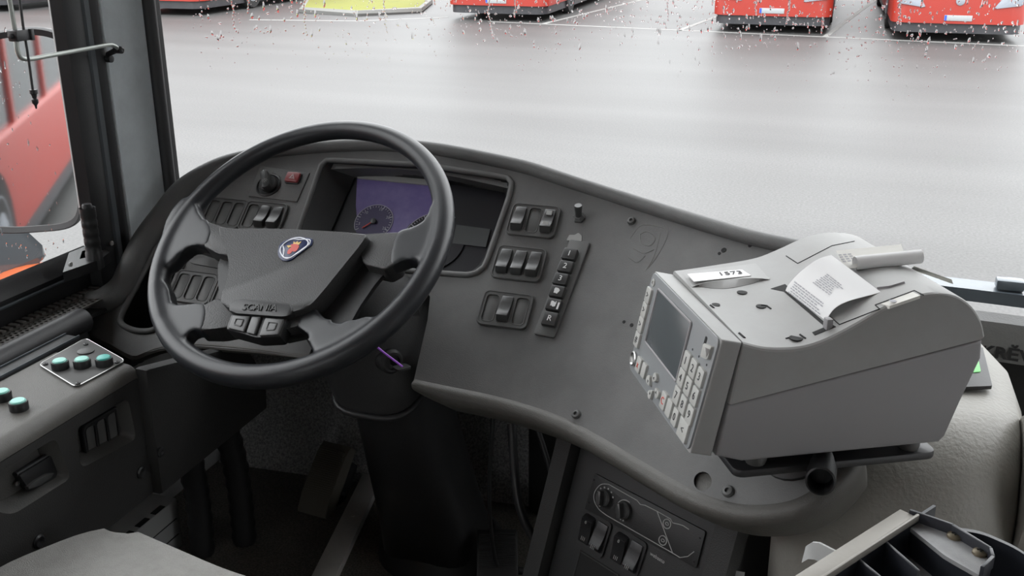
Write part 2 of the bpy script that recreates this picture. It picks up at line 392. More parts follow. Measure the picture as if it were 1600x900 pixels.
# ============================================================ this bus: shell
XW = -1.28
def rect(x0, x1, z0, z1): return [(x0, z0), (x1, z0), (x1, z1), (x0, z1)]
ML = frame(A(-1.34, 0, 0), (0, 1, 0), (0, 0, 1), (1, 0, 0))
mb = MB(); mb.plate([(-4.2, -2.05), (2.03, -2.05), (2.03, -.81), (1.66, -.78), (1.66, .75), (-4.2, .75)], [rect(-.05, 1.455, -.60, .55), rect(-1.6, -.2, -.45, .55), rect(-3.2, -1.75, -.45, .55)], 0, .035, ML); struct('wall_left', mb, 'liner')
MR = frame(A(1.26, 0, 0), (0, 1, 0), (0, 0, 1), (1, 0, 0))
mb = MB(); mb.plate(rect(-4.2, 1.6, -2.05, .75), [rect(.10, 1.42, -1.85, -.40)], 0, .05, MR); struct('wall_right', mb, 'liner')  # unseen door opening, cut low to steer light into the footwell
mb = MB(); mb.plate(rect(-1.34, 1.31, -2.05, .8), [rect(-1.1, 1.1, -.6, .6)], -.03, .03, frame(A(0, -4.2, 0), (1, 0, 0), (0, 0, 1), (0, -1, 0))); struct('wall_rear_unseen', mb, 'liner')  # unseen rear wall; its opening is added to brighten the cab
mb = MB(); mb.box(A(0, -4.2, 0), (2.2, .006, 1.2)); struct('window_9', mb, 'glass')
mb = MB(); mb.prism([(-1.34, -4.2), (1.31, -4.2), (1.31, 1.55), (.7, 1.95), (-.7, 1.95), (-1.34, 1.55)], .75, .82, M=T3(EYE)); struct('ceiling', mb, 'ceilingwhite')
FZ = -1.17
mb = MB(); mb.prism([(-1.31, -4.2), (1.29, -4.2), (1.29, 1.55), (1.29, 2.0), (-1.31, 2.0), (-1.31, 1.6)], FZ-.06, FZ, M=T3(EYE)); struct('floor', mb, 'vinylfloor')
def wsy(x): return 1.60+.37*(1-min(1, abs(x)/1.25)**2.6)
xs = [-1.345+2.69*i/42 for i in range(43)]
mb = MB(); rows = []
for yo in (.02, .07):
    rows += [[A(x, 1.985+yo, -2.1) for x in xs], [A(x, 1.985+yo, -.81) for x in xs], [A(x, wsy(x)+yo, -.78) for x in xs]]
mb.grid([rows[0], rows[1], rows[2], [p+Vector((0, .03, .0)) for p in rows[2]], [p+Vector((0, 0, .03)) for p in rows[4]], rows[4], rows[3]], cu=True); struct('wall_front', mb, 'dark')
# toe board rising from the floor to the front wall
mb = MB(); mb.add([A(-1.30, 1.72, FZ-.01), A(-.25, 1.80, FZ-.01), A(-.25, 1.96, -.80), A(-1.30, 1.90, -.80), A(-1.30, 1.76, FZ-.01), A(-.25, 1.84, FZ-.01), A(-.25, 1.98, -.80), A(-1.30, 1.94, -.80)],
       [(0, 1, 2, 3), (4, 7, 6, 5), (0, 4, 5, 1), (1, 5, 6, 2), (2, 6, 7, 3), (3, 7, 4, 0)]); struct('trim_1', mb, 'toeboard')
# glass
def wslean(z): return -.05*(z+.78)
xs = [-1.25+2.5*i/40 for i in range(41)]; rows = []
for off in (0, .006):
    rr_ = [[A(x, wsy(x)+.045+off+wslean(z), z) for x in xs] for z in (-.78, -.3, .2, .75)]
    rows += rr_ if off == 0 else rr_[::-1]
mb = MB(); mb.grid(rows, cu=True); struct('window_1', mb, 'glass')
mb = MB(); mb.box(A(-1.325, .70, -.02), (.006, 1.51, 1.18)); struct('window_2', mb, 'glass')
for i, (y0, y1) in enumerate(((-1.6, -.2), (-3.2, -1.75))):
    mb = MB(); mb.box(A(-1.325, (y0+y1)/2, .05), (.006, y1-y0, 1.0)); struct('window_%d' % (3+i), mb, 'glass')
for i, (y0, y1, z0) in enumerate(((.10, 1.42, -1.85),)):
    mb = MB(); mb.box(A(1.285, (y0+y1)/2, (z0-.40)/2), (.006, y1-y0, -.40-z0)); struct('window_%d' % (5+i), mb, 'glass')  # panes of the unseen door opening
# window frame, pillar and sill
Z0, Z1 = -.80, .75
mb = MB(); mb.prism([(-1.335, 1.452), (-1.275, 1.388), (-1.254, 1.392), (-1.250, 1.43), (-1.262, 1.455), (-1.335, 1.50)], Z0, Z1, M=T3(EYE)); struct('trim_2', mb, 'black')
mb = MB(); mb.prism([(-1.30, 1.44), (-1.252, 1.4305), (-1.248, 1.436), (-1.2485, 1.448), (-1.30, 1.47)], Z0, Z1, M=T3(EYE)); struct('trim_3', mb, 'slate')
mb = MB(); mb.prism([(-1.31, 1.449), (-1.2505, 1.449), (-1.246, 1.456), (-1.247, 1.468), (-1.31, 1.48)], Z0, Z1, M=T3(EYE)); struct('trim_4', mb, 'rubber')
mb = MB(); mb.prism([(-1.30, 1.469), (-1.256, 1.469), (-1.246, 1.474), (-1.240, 1.575), (-1.25, 1.60), (-1.31, 1.60)], Z0, Z1, .0, T3(EYE)); pil = struct('trim_5', mb, 'pillar')
mb = MB(); mb.tube([A(-1.238, 1.586, Z0), A(-1.238, 1.586, Z1)], .0135, 14); mb.box(A(-1.25, 1.60, -.02), (.02, .05, 1.55), .004); struct('trim_6', mb, 'rubber')
mb = MB(); mb.prism([(-.001, -.6), (.03, -.6), (.03, -.585), (.014, -.567), (0, -.562)], -.3, 1.42, M=frame(A(-1.31, 0, 0), (1, 0, 0), (0, 0, 1), (0, -1, 0)) @ Matrix.Scale(-1, 4, (0, 0, 1))); struct('trim_7', mb, 'black')
mb = MB(); mb.box(A(-1.276, .6, -.594), (.006, 1.7, .004), .001); struct('trim_8', mb, 'slate')
mb = MB(); mb.box(A(-1.288, .55, -.625), (.02, 1.75, .06)); struct('trim_9', mb, 'black')
# ribbed edge, perforated air strip, rails (all along the wall, on the sill)
mb = MB(); n = 120
for i in range(n): mb.box(A(-1.266, -.3+1.74*i/n, -.628), (.018, 1.74/n*.62, .01), .001)
mb.box(A(-1.266, .57, -.632), (.02, 1.76, .01)); struct('trim_10', mb, 'lip')
mb = MB(); hs = []
for i in range(95):
    for j in range(4): hs.append(circ(.0034, 6, .45+i*.0105+(j % 2)*.005, -.0135+j*.009))
mb.plate(rect(-.3, 1.46, -.021, .020), hs, -.003, 0, frame(A(-1.241, 0, -.629), (0, 1, 0), (-1, 0, 0), (0, 0, 1)))
struct('trim_11', mb, 'lip')
mb = MB(); mb.box(A(-1.24, .58, -.648), (.05, 1.75, .006)); struct('trim_12', mb, 'pit')

# ============================================================ dashboard
SL = R(42); PHI = R(30)
NP = Vector((0, -math.sin(SL), math.cos(SL))); P0 = atd((815, 412), 1.66)
NQ = Vector((-math.sin(PHI)*math.sin(SL), -math.cos(PHI)*math.sin(SL), math.cos(SL))); Q0 = onplane((940, 450), NP, P0)
def S(px, py, off=0):                        # the dash face: one slope that bends towards the driver further along
    d = ray(px, py); tp = NP.dot(P0-EYE)/NP.dot(d); tq = NQ.dot(Q0-EYE)/NQ.dot(d)
    k = .012; h = max(4*k-abs(tp-tq), 0)/(4*k); t = min(tp, tq)-h*h*k
    q = EYE+d*t
    return q+SN(px, py)*off if off else q
def SN(px, py):
    a, b, c = S(px, py), S(px+4, py), S(px, py-4); return (b-a).cross(c-a).normalized()
def FS(px, py, off=0):                       # frame standing on the dash face: x level along it, y up the slope, z outwards
    n = SN(px, py); return fr_nx(S(px, py)+n*off, n, Vector((0, 0, 1)).cross(n))
dash = thing('dashboard', 'dusty dark grey moulded dashboard under the windscreen with rounded edge and screws', 'dashboard', A(-.4, 1.5, -1.0))
INST = [(505, 250), (660, 258), (801, 279), (797, 305), (757, 420), (738, 431), (640, 424), (452, 402), (462, 375)]
INST = roundpoly(INST, 10)
VENT = roundpoly([(249, 380), (284, 392), (290, 402), (262, 470), (246, 517), (213, 519), (187, 507), (190, 492)], 14)
HOLE = [(1098+14*math.cos(a), 752+15*math.sin(a)) for a in [R(18*i) for i in range(20)]]
BOT = [(206, 558), (250, 545), (300, 540), (400, 548), (480, 560), (520, 470), (655, 446), (672, 463), (668, 500), (645, 601)]
LIP = [(645, 601), (700, 612), (760, 624), (820, 640), (880, 662), (940, 694), (1000, 730), (1060, 765), (1105, 785), (1150, 797), (1190, 799), (1230, 794), (1265, 780), (1300, 752), (1325, 722), (1338, 696)]
TOP = [(1338, 696), (1352, 630), (1345, 560), (1310, 440), (1250, 388), (1180, 373), (1100, 350), (1000, 319), (900, 287), (830, 264), (770, 250), (680, 234), (600, 227), (520, 229), (430, 238), (384, 246), (333, 266), (283, 297), (255, 336), (222, 384), (197, 438), (165, 466), (128, 488), (140, 522), (206, 558)]
outl = [tuple(p) for p in spl(LIP, 3)][:-1]+TOP[:-1]+BOT[:-1]
def inpoly(p, poly):
    r_ = False; j = len(poly)-1
    for i in range(len(poly)):
        a, b_ = poly[i], poly[j]
        if (a[1] > p[1]) != (b_[1] > p[1]) and p[0] < (b_[0]-a[0])*(p[1]-a[1])/(b_[1]-a[1])+a[0]: r_ = not r_
        j = i
    return r_
def skin(outer, holes, off, th, step=34):
    loops = [outer]+holes; vs = [Vector(p) for l in loops for p in l]; ed = []; k = 0
    for l in loops: ed += [(k+i, k+(i+1) % len(l)) for i in range(len(l))]; k += len(l)
    for x in range(100, 1400, step):
        for y in range(220, 830, step):
            p = (x+.37, y+.61)
            if inpoly(p, outer) and not any(inpoly(p, h) for h in holes) and min((Vector(p)-v).length for v in vs) > step*.5: vs.append(Vector(p))
    V, E_, F_, *_ = geometry.delaunay_2d_cdt(vs, ed, [], 0, 1e-4)
    F_ = [f for f in F_ if (lambda c: inpoly(c, outer) and not any(inpoly(c, h) for h in holes))((sum(V[i].x for i in f)/len(f), sum(V[i].y for i in f)/len(f)))]
    top = [S(v.x, v.y, off) if off else S(v.x, v.y) for v in V]; bot = [t-SN(v.x, v.y)*th for t, v in zip(top, V)]
    n = len(V); fs = [tuple(f) for f in F_]+[tuple(i+n for i in f[::-1]) for f in F_]; cnt = {}
    for f in F_:
        for i in range(len(f)):
            e = (f[i], f[(i+1) % len(f)]); cnt[tuple(sorted(e))] = cnt.get(tuple(sorted(e)), [])+[e]
    for e in cnt.values():
        if len(e) == 1: a, b_ = e[0]; fs.append((b_, a, a+n, b_+n))
    q = MB(); q.add(top+bot, fs); return q
part('face_panel', skin(outl, [INST, VENT, HOLE], 0, .006), 'dash', dash, True, ang=30)
# padded rim running round the top
RIM = spl([Vector(p) for p in [(128, 478), (160, 474), (192, 452), (206, 424), (228, 379), (260, 333), (289, 296), (338, 264), (390, 246), (440, 237), (520, 230), (600, 228), (680, 234), (770, 251), (830, 265), (900, 288), (1000, 320), (1100, 351), (1180, 374), (1255, 390)]], 5)
rad = lambda x: .012 if x > 420 else .012+.013*min(1, (420-x)/200)
rp = [S(p.x, p.y, .002) for p in RIM]
mb = MB(); mb.tube(rp, [rad(p.x) for p in RIM], 16); part('padded_rim', mb, 'dash', dash, True, ang=60)
# top shelf falling from the rim to the foot of the windscreen
r0 = [p-Vector((0, 0, .008)) for p in rp[8:]]
def base(p): x = max(-1.22, min(.6, p.x*1.02)); return Vector((x, wsy(x)+.03, EYE.z-.76))
rows = [r0, [(p*.5+base(p)*.5)+Vector((0, 0, .07)) for p in r0], [base(p) for p in r0]]
rows += [[p-Vector((0, 0, .03)) for p in rows[2]], [p-Vector((0, 0, .03)) for p in rows[1]], [p-Vector((0, .02, .03)) for p in rows[0]]]
mb = MB(); mb.grid(rows, cu=True); part('top_shelf', mb, 'dash', dash, True, ang=60)
# rolled lower edge
def lipsweep(path, prof):
    P_ = [Vector(p) for p in path]; rows = []
    for i, p in enumerate(P_):
        a, b_ = P_[max(i-1, 0)], P_[min(i+1, len(P_)-1)]; n = SN(p.x, p.y); t = (S(b_.x, b_.y)-S(a.x, a.y)); t = (t-n*t.dot(n)).normalized(); o = t.cross(n)
        f = min(1, .35+.65*min(i, len(P_)-1-i)/4)
        rows.append([S(p.x, p.y)+o*(u*f if u > 0 else u)+n*(v*f if v < 0 else v) for u, v in prof])
    return rows
PROF = [(-.012, -.004), (-.008, .001), (-.002, .005), (.004, .006), (.010, .004), (.014, -.002), (.0155, -.010), (.014, -.030), (.008, -.060), (-.002, -.082), (-.012, -.090), (-.05, -.095), (-.05, -.006)]
lp = spl([Vector(p) for p in LIP], 4)
q = MB(); rows = lipsweep(lp, PROF); q.grid(rows, cv=True); m_ = len(PROF)
q.f.append(tuple(range(m_))); q.f.append(tuple((len(rows)-1)*m_+k for k in range(m_)))
part('rolled_edge', q, 'lip', dash, True, ang=50)
mb = MB(); q = lipsweep(spl([Vector(p) for p in [(128, 488), (140, 522), (172, 540), (206, 558), (228, 552), (250, 545), (300, 540), (400, 548), (480, 560)]], 3), [(-.02, -.006), (-.002, .001), (.003, -.003), (.003, -.012), (-.004, -.024), (-.03, -.03)]); mb.grid(q, cv=True); part('front_edge', mb, 'lip', dash, True, ang=50)
# dark pocket at the pillar end, with a bead round it
c0 = [S(x, y) for x, y in VENT]; n = NP
mb = MB(); mb.grid([c0, [p-n*.05+Vector((.0, .01, 0)) for p in c0]], cv=True); k = len(c0); mb.f.append(tuple(range(k, 2*k))); part('pocket', mb, 'pit', dash, True)
mb = MB(); mb.tube([p+n*.001 for p in c0], .0055, 8, closed=True); part('pocket_bead', mb, 'dash', dash, True, ang=60)
mb = MB(); c0 = [S(x, y) for x, y in HOLE]; nh = SN(1098, 752); mb.grid([c0, [p-nh*.05 for p in c0]], cv=True); mb.f.append(tuple(range(20, 40))); part('round_hole', mb, 'pit', dash, True)
def screw(px, py, r_=.006):
    F_ = FS(px, py); b = MB(); b.lathe([(r_, 0), (r_*1.02, .002), (r_*.8, .0045), (r_*.4, .0052), (r_*.38, .002), (.0002, .002)], 16, F_); part('screw', b, 'frame', dash, True)
for p, r_ in (((987, 346), .007), ((901, 648), .007), ((1138, 768), .008), ((251, 378.), .003), ((1255, 402), .006)):
    if p[0] != 251: screw(*p, r_)
for p, r_ in (((975, 503), .0026), ((987, 508), .003), ((1131, 391), .0042), ((1124, 396), .0025), ((1172, 384), .003)):
    b = MB(); b.lathe([(r_, -.002), (r_, .0006), (.0002, .0006)], 12, FS(*p)); part('drilled_hole', b, 'pit', dash, True)
# what is left of an old sticker
b = MB()
for c in ([(985, 372), (1003, 352), (1036, 356), (1043, 368), (1028, 398), (1012, 420)], [(1000, 366), (1012, 362), (1024, 372), (1016, 384), (1002, 380), (1000, 366)], [(990, 388), (1006, 396), (1022, 390)], [(982, 402), (996, 410), (1008, 400)], [(1032, 364), (1022, 400), (1008, 424)]):
    b.tube([S(p.x, p.y, .0002) for p in spl(c, 5)], .0006, 4)
part('sticker_residue', b, 'residue', dash, True)
# kick panel under the pod and dark underside
b = MB(); b.prism([(1.143, -.853), (1.45, -.849), (1.455, -.79), (1.40, -.70), (1.15, -.64), (1.143, -.64)], -.02, 0, .006, frame(A(-.972, 0, 0), (0, 1, 0), (0, 0, 1), (1, 0, 0))); part('kick_panel', b, 'kicker', dash, True)
b = MB()
for p in ((250, 706),):
    b.lathe([(.008, 0), (.008, .003), (.004, .004), (.0003, .002)], 14, frame(onx(p, -.972), (0, 1, 0), (0, 0, 1), (1, 0, 0)))
part('screw', b, 'black', dash, True)
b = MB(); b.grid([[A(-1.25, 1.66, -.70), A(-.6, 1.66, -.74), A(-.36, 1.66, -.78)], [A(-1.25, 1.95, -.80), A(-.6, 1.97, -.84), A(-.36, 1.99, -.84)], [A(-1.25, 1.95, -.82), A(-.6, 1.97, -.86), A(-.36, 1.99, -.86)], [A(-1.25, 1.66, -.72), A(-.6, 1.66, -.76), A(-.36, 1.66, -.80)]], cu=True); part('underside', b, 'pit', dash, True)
# silver tab above the gear keys
b = MB(); b.prism(roundpoly([(-.013, -.008), (.013, -.006), (.010, .004), (.003, .009), (-.002, .004), (-.011, .003)], .002), 0, .0012, M=FS(899, 371)); part('foil_tab', b, 'icon', dash, True, label='small torn silver foil tab')

# ------------------------------------------------------------ instrument cluster
cl = thing('instrument_cluster', 'recessed instrument cluster with painted purple reflection and round dials behind the wheel', 'instrument cluster', FS(640, 345))
FC = WM[cl.name]; ni = FC.to_3x3() @ Vector((0, 0, 1)); DEP = -.045
IN2 = roundpoly([(556, 271), (672, 281), (793, 299), (788, 330), (750, 412), (738, 424), (640, 424), (495, 408), (512, 372)], 6)
k = len(INST); b = MB(); o_ = [S(x, y) for x, y in INST]
inner = [FC @ Vector((*loc(FC, p, DEP), DEP)) for p in IN2]
def resample(l, n):
    L_ = [0]
    for i in range(len(l)): L_.append(L_[-1]+(l[(i+1) % len(l)]-l[i]).length)
    out = []
    for j in range(n):
        s = L_[-1]*j/n; i = max(q for q in range(len(l)) if L_[q] <= s); t = (s-L_[i])/max(1e-9, L_[i+1]-L_[i]); out.append(l[i].lerp(l[(i+1) % len(l)], t))
    return out
def match(a, b_):                            # pair both loops by angle about their middles
    ca = sum(a, Vector())/len(a); cb = sum(b_, Vector())/len(b_); out = []
    bb = resample(b_, 240)
    X_ = FC.to_3x3() @ Vector((1, 0, 0)); Y_ = FC.to_3x3() @ Vector((0, 1, 0))
    ang = lambda p, c: math.atan2((p-c).dot(Y_)*1.8, (p-c).dot(X_))
    for p in a: t = ang(p, ca); out.append(min(bb, key=lambda q: abs(math.remainder(ang(q, cb)-t, 2*math.pi))))
    return out
oo = resample(o_, 72); ii = match(oo, inner)
b.grid([oo, ii], cv=True); part('hood', b, 'black', cl, True)
b = MB(); b.tube([p+ni*.001 for p in oo], .005, 8, closed=True); part('bezel', b, 'dash', cl, True, ang=60)
b = MB(); b.plate([tuple((FC.inverted() @ p)[:2]) for p in ii], [], DEP-.012, DEP-.004); part('dial_face', b, 'dial', cl)
def poly_on(pts, z0, z1, bb, M=FC):
    bb.prism([loc(M, p, z1) for p in pts], z0, z1); return bb
b = MB(); poly_on([(558, 277), (672, 288), (690, 290), (690, 330), (640, 350), (625, 372), (560, 372), (556, 320)], DEP-.004, DEP-.002, b); part('purple_reflection', b, 'dialpurple', cl, label='purple reflection painted on the dial window')  # reflection on the glass, painted as a purple sheet
b = MB(); poly_on([(557, 269), (700, 283), (700, 292), (558, 278)], DEP-.003, DEP+.001, b); part('trim_strip', b, 'icon', cl)
b = MB(); poly_on([(713, 351), (766, 358), (759, 386), (707, 380)], DEP-.003, DEP-.001, b); part('display', b, 'lcdgrey', cl)
def dial(c, r_, a0, a1, nums, nr, hub, needle, size):
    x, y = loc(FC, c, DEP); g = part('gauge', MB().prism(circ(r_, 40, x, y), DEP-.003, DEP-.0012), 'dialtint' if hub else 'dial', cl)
    q = MB(); n_ = 26
    for i in range(n_+1):
        a = R(a0+(a1-a0)*i/n_); L_ = .006 if i % 5 == 0 else .0032
        q.box((0, 0, 0), (L_, .0011 if i % 5 else .0018, .0008), M=T3((x+(r_-.004)*math.cos(a), y+(r_-.004)*math.sin(a), DEP-.001)) @ Matrix.Rotation(a, 4, 'Z'))
    for i in range(60):
        a = R(a0+(a1-a0)*(i+.5)/60); q.box((0, 0, 0), (.0012, abs(R(a1-a0))*r_/60*.96, .0006), M=T3((x+r_*math.cos(a), y+r_*math.sin(a), DEP-.001)) @ Matrix.Rotation(a, 4, 'Z'))
    for s, a in nums: q.text(s, size, T3((x+nr*math.cos(R(a)), y+nr*math.sin(R(a)), DEP-.001)))
    part('scale', q, 'dialink', g)
    if hub:
        q = MB(); q.lathe([(.0055, DEP-.001), (.0055, DEP+.003), (.004, DEP+.004), (.0002, DEP+.004)], 16, T3((x, y, 0))); part('dial_boss', q, 'lcdgrey', g)
        q = MB(); q.box((0, 0, 0), (r_*.7, .002, .001), M=T3((x+r_*.3*math.cos(R(needle)), y+r_*.3*math.sin(R(needle)), DEP+.001)) @ Matrix.Rotation(R(needle), 4, 'Z')); part('needle', q, 'red', g)
dial((583.5, 346), .036, 215, -35, [('5', 195), ('10', 140), ('15', 78), ('20', 25), ('25', -25)], .027, True, 225, .008)
dial((676, 376), .058, 205, 62, [('20', 193), ('40', 155), ('60', 118), ('80', 80)], .045, False, 0, .010)
b = MB(); p = loc(FC, (497, 325), -.022); b.lathe([(.004, 0), (.004, .002), (.0015, .0025), (.0002, .001)], 12, T3((p[0], p[1], -.024)) ); part('screw', b, 'icon', cl)

# ------------------------------------------------------------ rocker switch modules on the dash
ROCK = [(-.0225, -.004), (-.0215, .006), (-.0155, .0135), (-.0125, .0128), (-.008, .0105), (0, .0078), (.010, .0062), (.0205, .0055), (.0225, .0045), (.0225, -.004)]
def rocker_mb(x, flip=False, h=1.0, wd=.0185):
    b = MB(); pr = [(-y if flip else y, z*h) for y, z in ROCK]
    b.prism(pr, -wd/2, wd/2, .0012, frame((x, 0, .0015), (0, 1, 0), (0, 0, 1), (1, 0, 0)), both=True); return b
def switch_module(M, kinds, label, group=None, mats=('frame', 'rocker', 'frame')):
    t = thing('rocker_switch_panel', label, 'switch panel', M, group)
    b = MB(); xs_ = (-.0252, 0, .0252)
    b.plate(rr(.084, .062, .009), [rr(.0205, .047, .006, 4, x, 0) for x in xs_], -.002, .004)
    b.tube([(x, y, .004) for x, y in rr(.0815, .0595, .009)], .0017, 6, closed=True)
    for x in xs_: b.tube([(p, q, .004) for p, q in rr(.0212, .0478, .006, 4, x, 0)], .0009, 5, closed=True)
    part('frame', b, mats[0], t)
    for x, kd in zip(xs_, kinds):
        if kd == 'b':
            b = MB(); b.prism(rr(.020, .0465, .006, 4, x, 0), -.002, .0022, .0006); part('blank_cover', b, mats[2], t)
        else:
            b = MB(); b.prism(rr(.020, .0465, .006, 4, x, 0), -.004, -.001)
            b2_ = rocker_mb(x)
            b.add(b2_.v, b2_.f); rk = part('rocker', b, mats[1], t)
            if kd == 'w':
                for yy in (.0135, -.010):
                    b = MB(); b.box((x, yy, .0093 if yy > 0 else .0135), (.009, .008, .0012)); part('icon_window', b, 'icon', rk)
    return t
switch_module(FS(834, 346), 'rbw', 'three slot switch panel nearest the windscreen with two rockers and a blank between')
switch_module(FS(811.5, 413), 'rrr', 'switch panel with three glossy black rockers beside gear keys 2 and 3')
switch_module(FS(790, 485), 'brb', 'three slot switch panel with one raised rocker between two blanks')
switch_module(FS(351, 334), 'bbb', 'blank three slot switch panel beneath the rotary light switch, next to the pocket')
switch_module(FS(412, 340.5), 'brr', 'switch panel with one blank and two shiny rockers under the hazard button')
switch_module(FS(303, 450), 'bbb', 'blank three slot switch panel seen through the steering wheel beside the dark pocket')
switch_module(FS(367, 460), 'bbb', 'blank switch panel half hidden by the steering wheel pad')

# rotary light switch with the hazard button
M = FS(446, 288)
t = thing('light_switch_panel', 'flat panel with rotary light switch and red hazard button behind the steering wheel', 'switch panel', M)
b = MB(); b.prism([loc(M, p) for p in [(407, 260), (484, 271), (464.5, 316), (389, 307)]], -.002, .002, .0006); part('panel_plate', b, 'dash', t)
x, y = loc(M, (421, 290)); b = MB(); b.lathe([(.024, .001), (.024, .0035), (.0215, .005), (.0205, .003), (.019, .003), (.0002, .003)], 32, T3((x, y-.001, 0)) @ Matrix.Scale(1.0, 4)); part('dial_ring', b, 'black', t)
b = MB(); Mk = T3((x, y, .003)) @ Matrix.Rotation(R(-62), 4, 'Z')
b.lathe([(.0165, 0), (.0165, .006), (.0155, .0075), (.0002, .0075)], 24, T3((x, y, .003)))
b.prism(roundpoly([(-.020, -.0065), (.017, -.0075), (.019, 0), (.017, .0075), (-.020, .0065), (-.0225, 0)], .003), .004, .019, .0025, Mk); kn = part('rotary_knob', b, 'rocker', t)
b = MB()
for i in range(8): b.box((0, 0, 0), (.0022, .0006, .0004), M=Mk @ T3((.004, 0, .0192)) @ Matrix.Rotation(R(45*i), 4, 'Z') @ T3((.0042, 0, 0)))
b.tube([Mk @ Vector((.004+.002*math.cos(R(30*i)), .002*math.sin(R(30*i)), .0192)) for i in range(12)], .0003, 4, closed=True); part('lamp_symbol', b, 'icon', kn)
b = MB()
for i, (px, py) in enumerate(((413, 274), (427, 272), (438, 277))):
    x2, y2 = loc(M, (px, py)); b.tube([(x2+.0022*math.cos(R(45*j)), y2+.0022*math.sin(R(45*j)), .0024) for j in range(8)], .0003, 4, closed=True)
    if i == 1:
        for s in (-1, 1): b.box((x2+s*.0045, y2, .0024), (.003, .0006, .0005))
part('symbols', b, 'icon', t)
x, y = loc(M, (459.5, 280)); b = MB(); b.prism(rr(.030, .0235, .004, 4, x, y), 0, .0045, .0008); part('button_surround', b, 'black', t)
b = MB(); b.prism(rr(.027, .0205, .003, 4, x, y), .002, .0085, .0015); hz = part('hazard_button', b, 'hazard', t, label='red hazard warning button')
b = MB()
for s in (.0062, .0036): b.tube([(x+s*math.cos(R(a)), y-.001+s*math.sin(R(a)), .0086) for a in (90, 210, 330)], .0005, 4, closed=True)
part('warning_triangle', b, 'white', hz)

# gear selector keys
M = FS(881, 453); gx0, gy0 = loc(M, (905, 378)); gx1, gy1 = loc(M, (853, 527)); gl = gy0-gy1
t = thing('gear_selector', 'upright strip of six gear keys marked 1 2 3 D N R', 'gear selector', M)
b = MB(); b.prism(rr(.036, gl, .004, 4, (gx0+gx1)/2, (gy0+gy1)/2), -.002, .0045, .0012); part('base_strip', b, 'frame', t)
for s, px, py in (('1', 889.5, 396), ('2', 883, 415.5), ('3', 875.5, 435), ('D', 870, 454.5), ('N', 864.5, 475), ('R', 858.5, 497.5)):
    x, y = loc(M, (px, py), .012); hh = .0225 if s == 'R' else .0195
    b = MB(); b.prism(rr(.0235, hh, .0015, 3, x, y), .003, .0125, .0012); ky = part('gear_key', b, 'rocker', t)
    b = MB(); b.text(s, .0135, T3((x, y, .0127)))
    if s in 'DN':                             # white paint worn over the letter
        b.prism([(x+(.0042+.0012*math.sin(3*a))*math.cos(a), y+(.0052+.0014*math.cos(2*a+1))*math.sin(a)) for a in [R(20*i) for i in range(18)]], .0125, .0128)
        if s == 'N': b.box((x+.009, y-.002, .0127), (.003, .012, .0004))
    part('lettering', b, 'white', ky)
# small toggle lever
M = FS(905, 341)
t = thing('toggle_lever', 'small black toggle lever with round collar above the gear keys', 'lever', M)
b = MB(); b.lathe([(.0105, 0), (.0105, .004), (.008, .006), (.007, .008), (.0002, .008)], 6, I4); part('collar', b, 'frame', t)
tp = M.inverted() @ atd((903.5, 323), (S(905, 341)-EYE).dot(CF)-.014)
b = MB(); b.tube([(0, 0, .005), tp*.5+Vector((0, 0, .003)), tp, tp*1.12], [.0055, .0058, .0068, .006], 14); part('stick', b, 'rocker', t)

# ------------------------------------------------------------ steering wheel
CW = A(-.79432, 1.30558, -.47164); NW = Vector((-.06149, -.60235, .79586)); MW = fr_nx(CW, NW, (1, 0, 0))
def wl(pts, off, n=0, closed=True):
    q = [loc(MW, p, off) for p in pts]; return [tuple(v) for v in spl(q, n, closed)] if n else q
sw = thing('steering_wheel', 'large worn black four spoke steering wheel with grey emblem pad', 'steering wheel', MW)
rows = []; RW = .2325
for i in range(96):
    a = 2*math.pi*i/96; low = .5-.5*math.sin(a-.25); rz, rx = .0158+.0045*low, .0158+.002*low
    seam = .0006 if min(abs(math.remainder(a-x_, 2*math.pi)) for x_ in (R(148), R(35), R(-62), R(-135))) < .02 else 0
    rows.append([((RW+(rx-seam)*math.cos(t_))*math.cos(a), (RW+(rx-seam)*math.cos(t_))*math.sin(a), (rz-seam)*math.sin(t_)) for t_ in [2*math.pi*k/18 for k in range(18)]])
b = MB(); b.grid(rows, cu=True, cv=True)
FAIR = [[(288, 312), (307, 318), (316, 336), (325, 349), (336, 356), (330, 389), (304, 387), (289, 396), (277, 412), (262, 418), (256, 380), (264, 345)],
        [(622, 367), (652, 359), (667, 348), (676, 322), (695, 328), (694, 370), (676, 404), (658, 412), (644, 409), (628, 413), (610, 420)],
        [(255, 440), (267, 452), (271, 470), (279, 480), (326, 478), (322, 519), (306, 519), (295, 529), (296, 545), (275, 548), (258, 500)],
        [(492, 481), (501, 491), (517, 505), (542, 509), (567, 500), (590, 500), (565, 540), (505, 556), (487, 545), (487, 534), (479, 518), (462, 514), (478, 488)]]
for s in FAIR: b.prism(wl(s, .004, 3), -.015, .0135, .006, both=True, seg=3)
me = bpy.data.meshes.new('rim'); me.from_pydata([tuple(v) for v in b.v], [], b.f); o = bpy.data.objects.new('rim', me); sc.collection.objects.link(o)
rm = o.modifiers.new('r', 'REMESH'); rm.mode = 'VOXEL'; rm.voxel_size = .0026; sm_ = o.modifiers.new('s', 'SMOOTH'); sm_.iterations = 22; sm_.factor = .5
dg = bpy.context.evaluated_depsgraph_get(); e_ = o.evaluated_get(dg).to_mesh(); b = MB(); b.add([v.co.copy() for v in e_.vertices], [list(p.vertices) for p in e_.polygons])
o.evaluated_get(dg).to_mesh_clear(); bpy.data.objects.remove(o); rimo = part('rim', b, 'wheel', sw, ang=80)
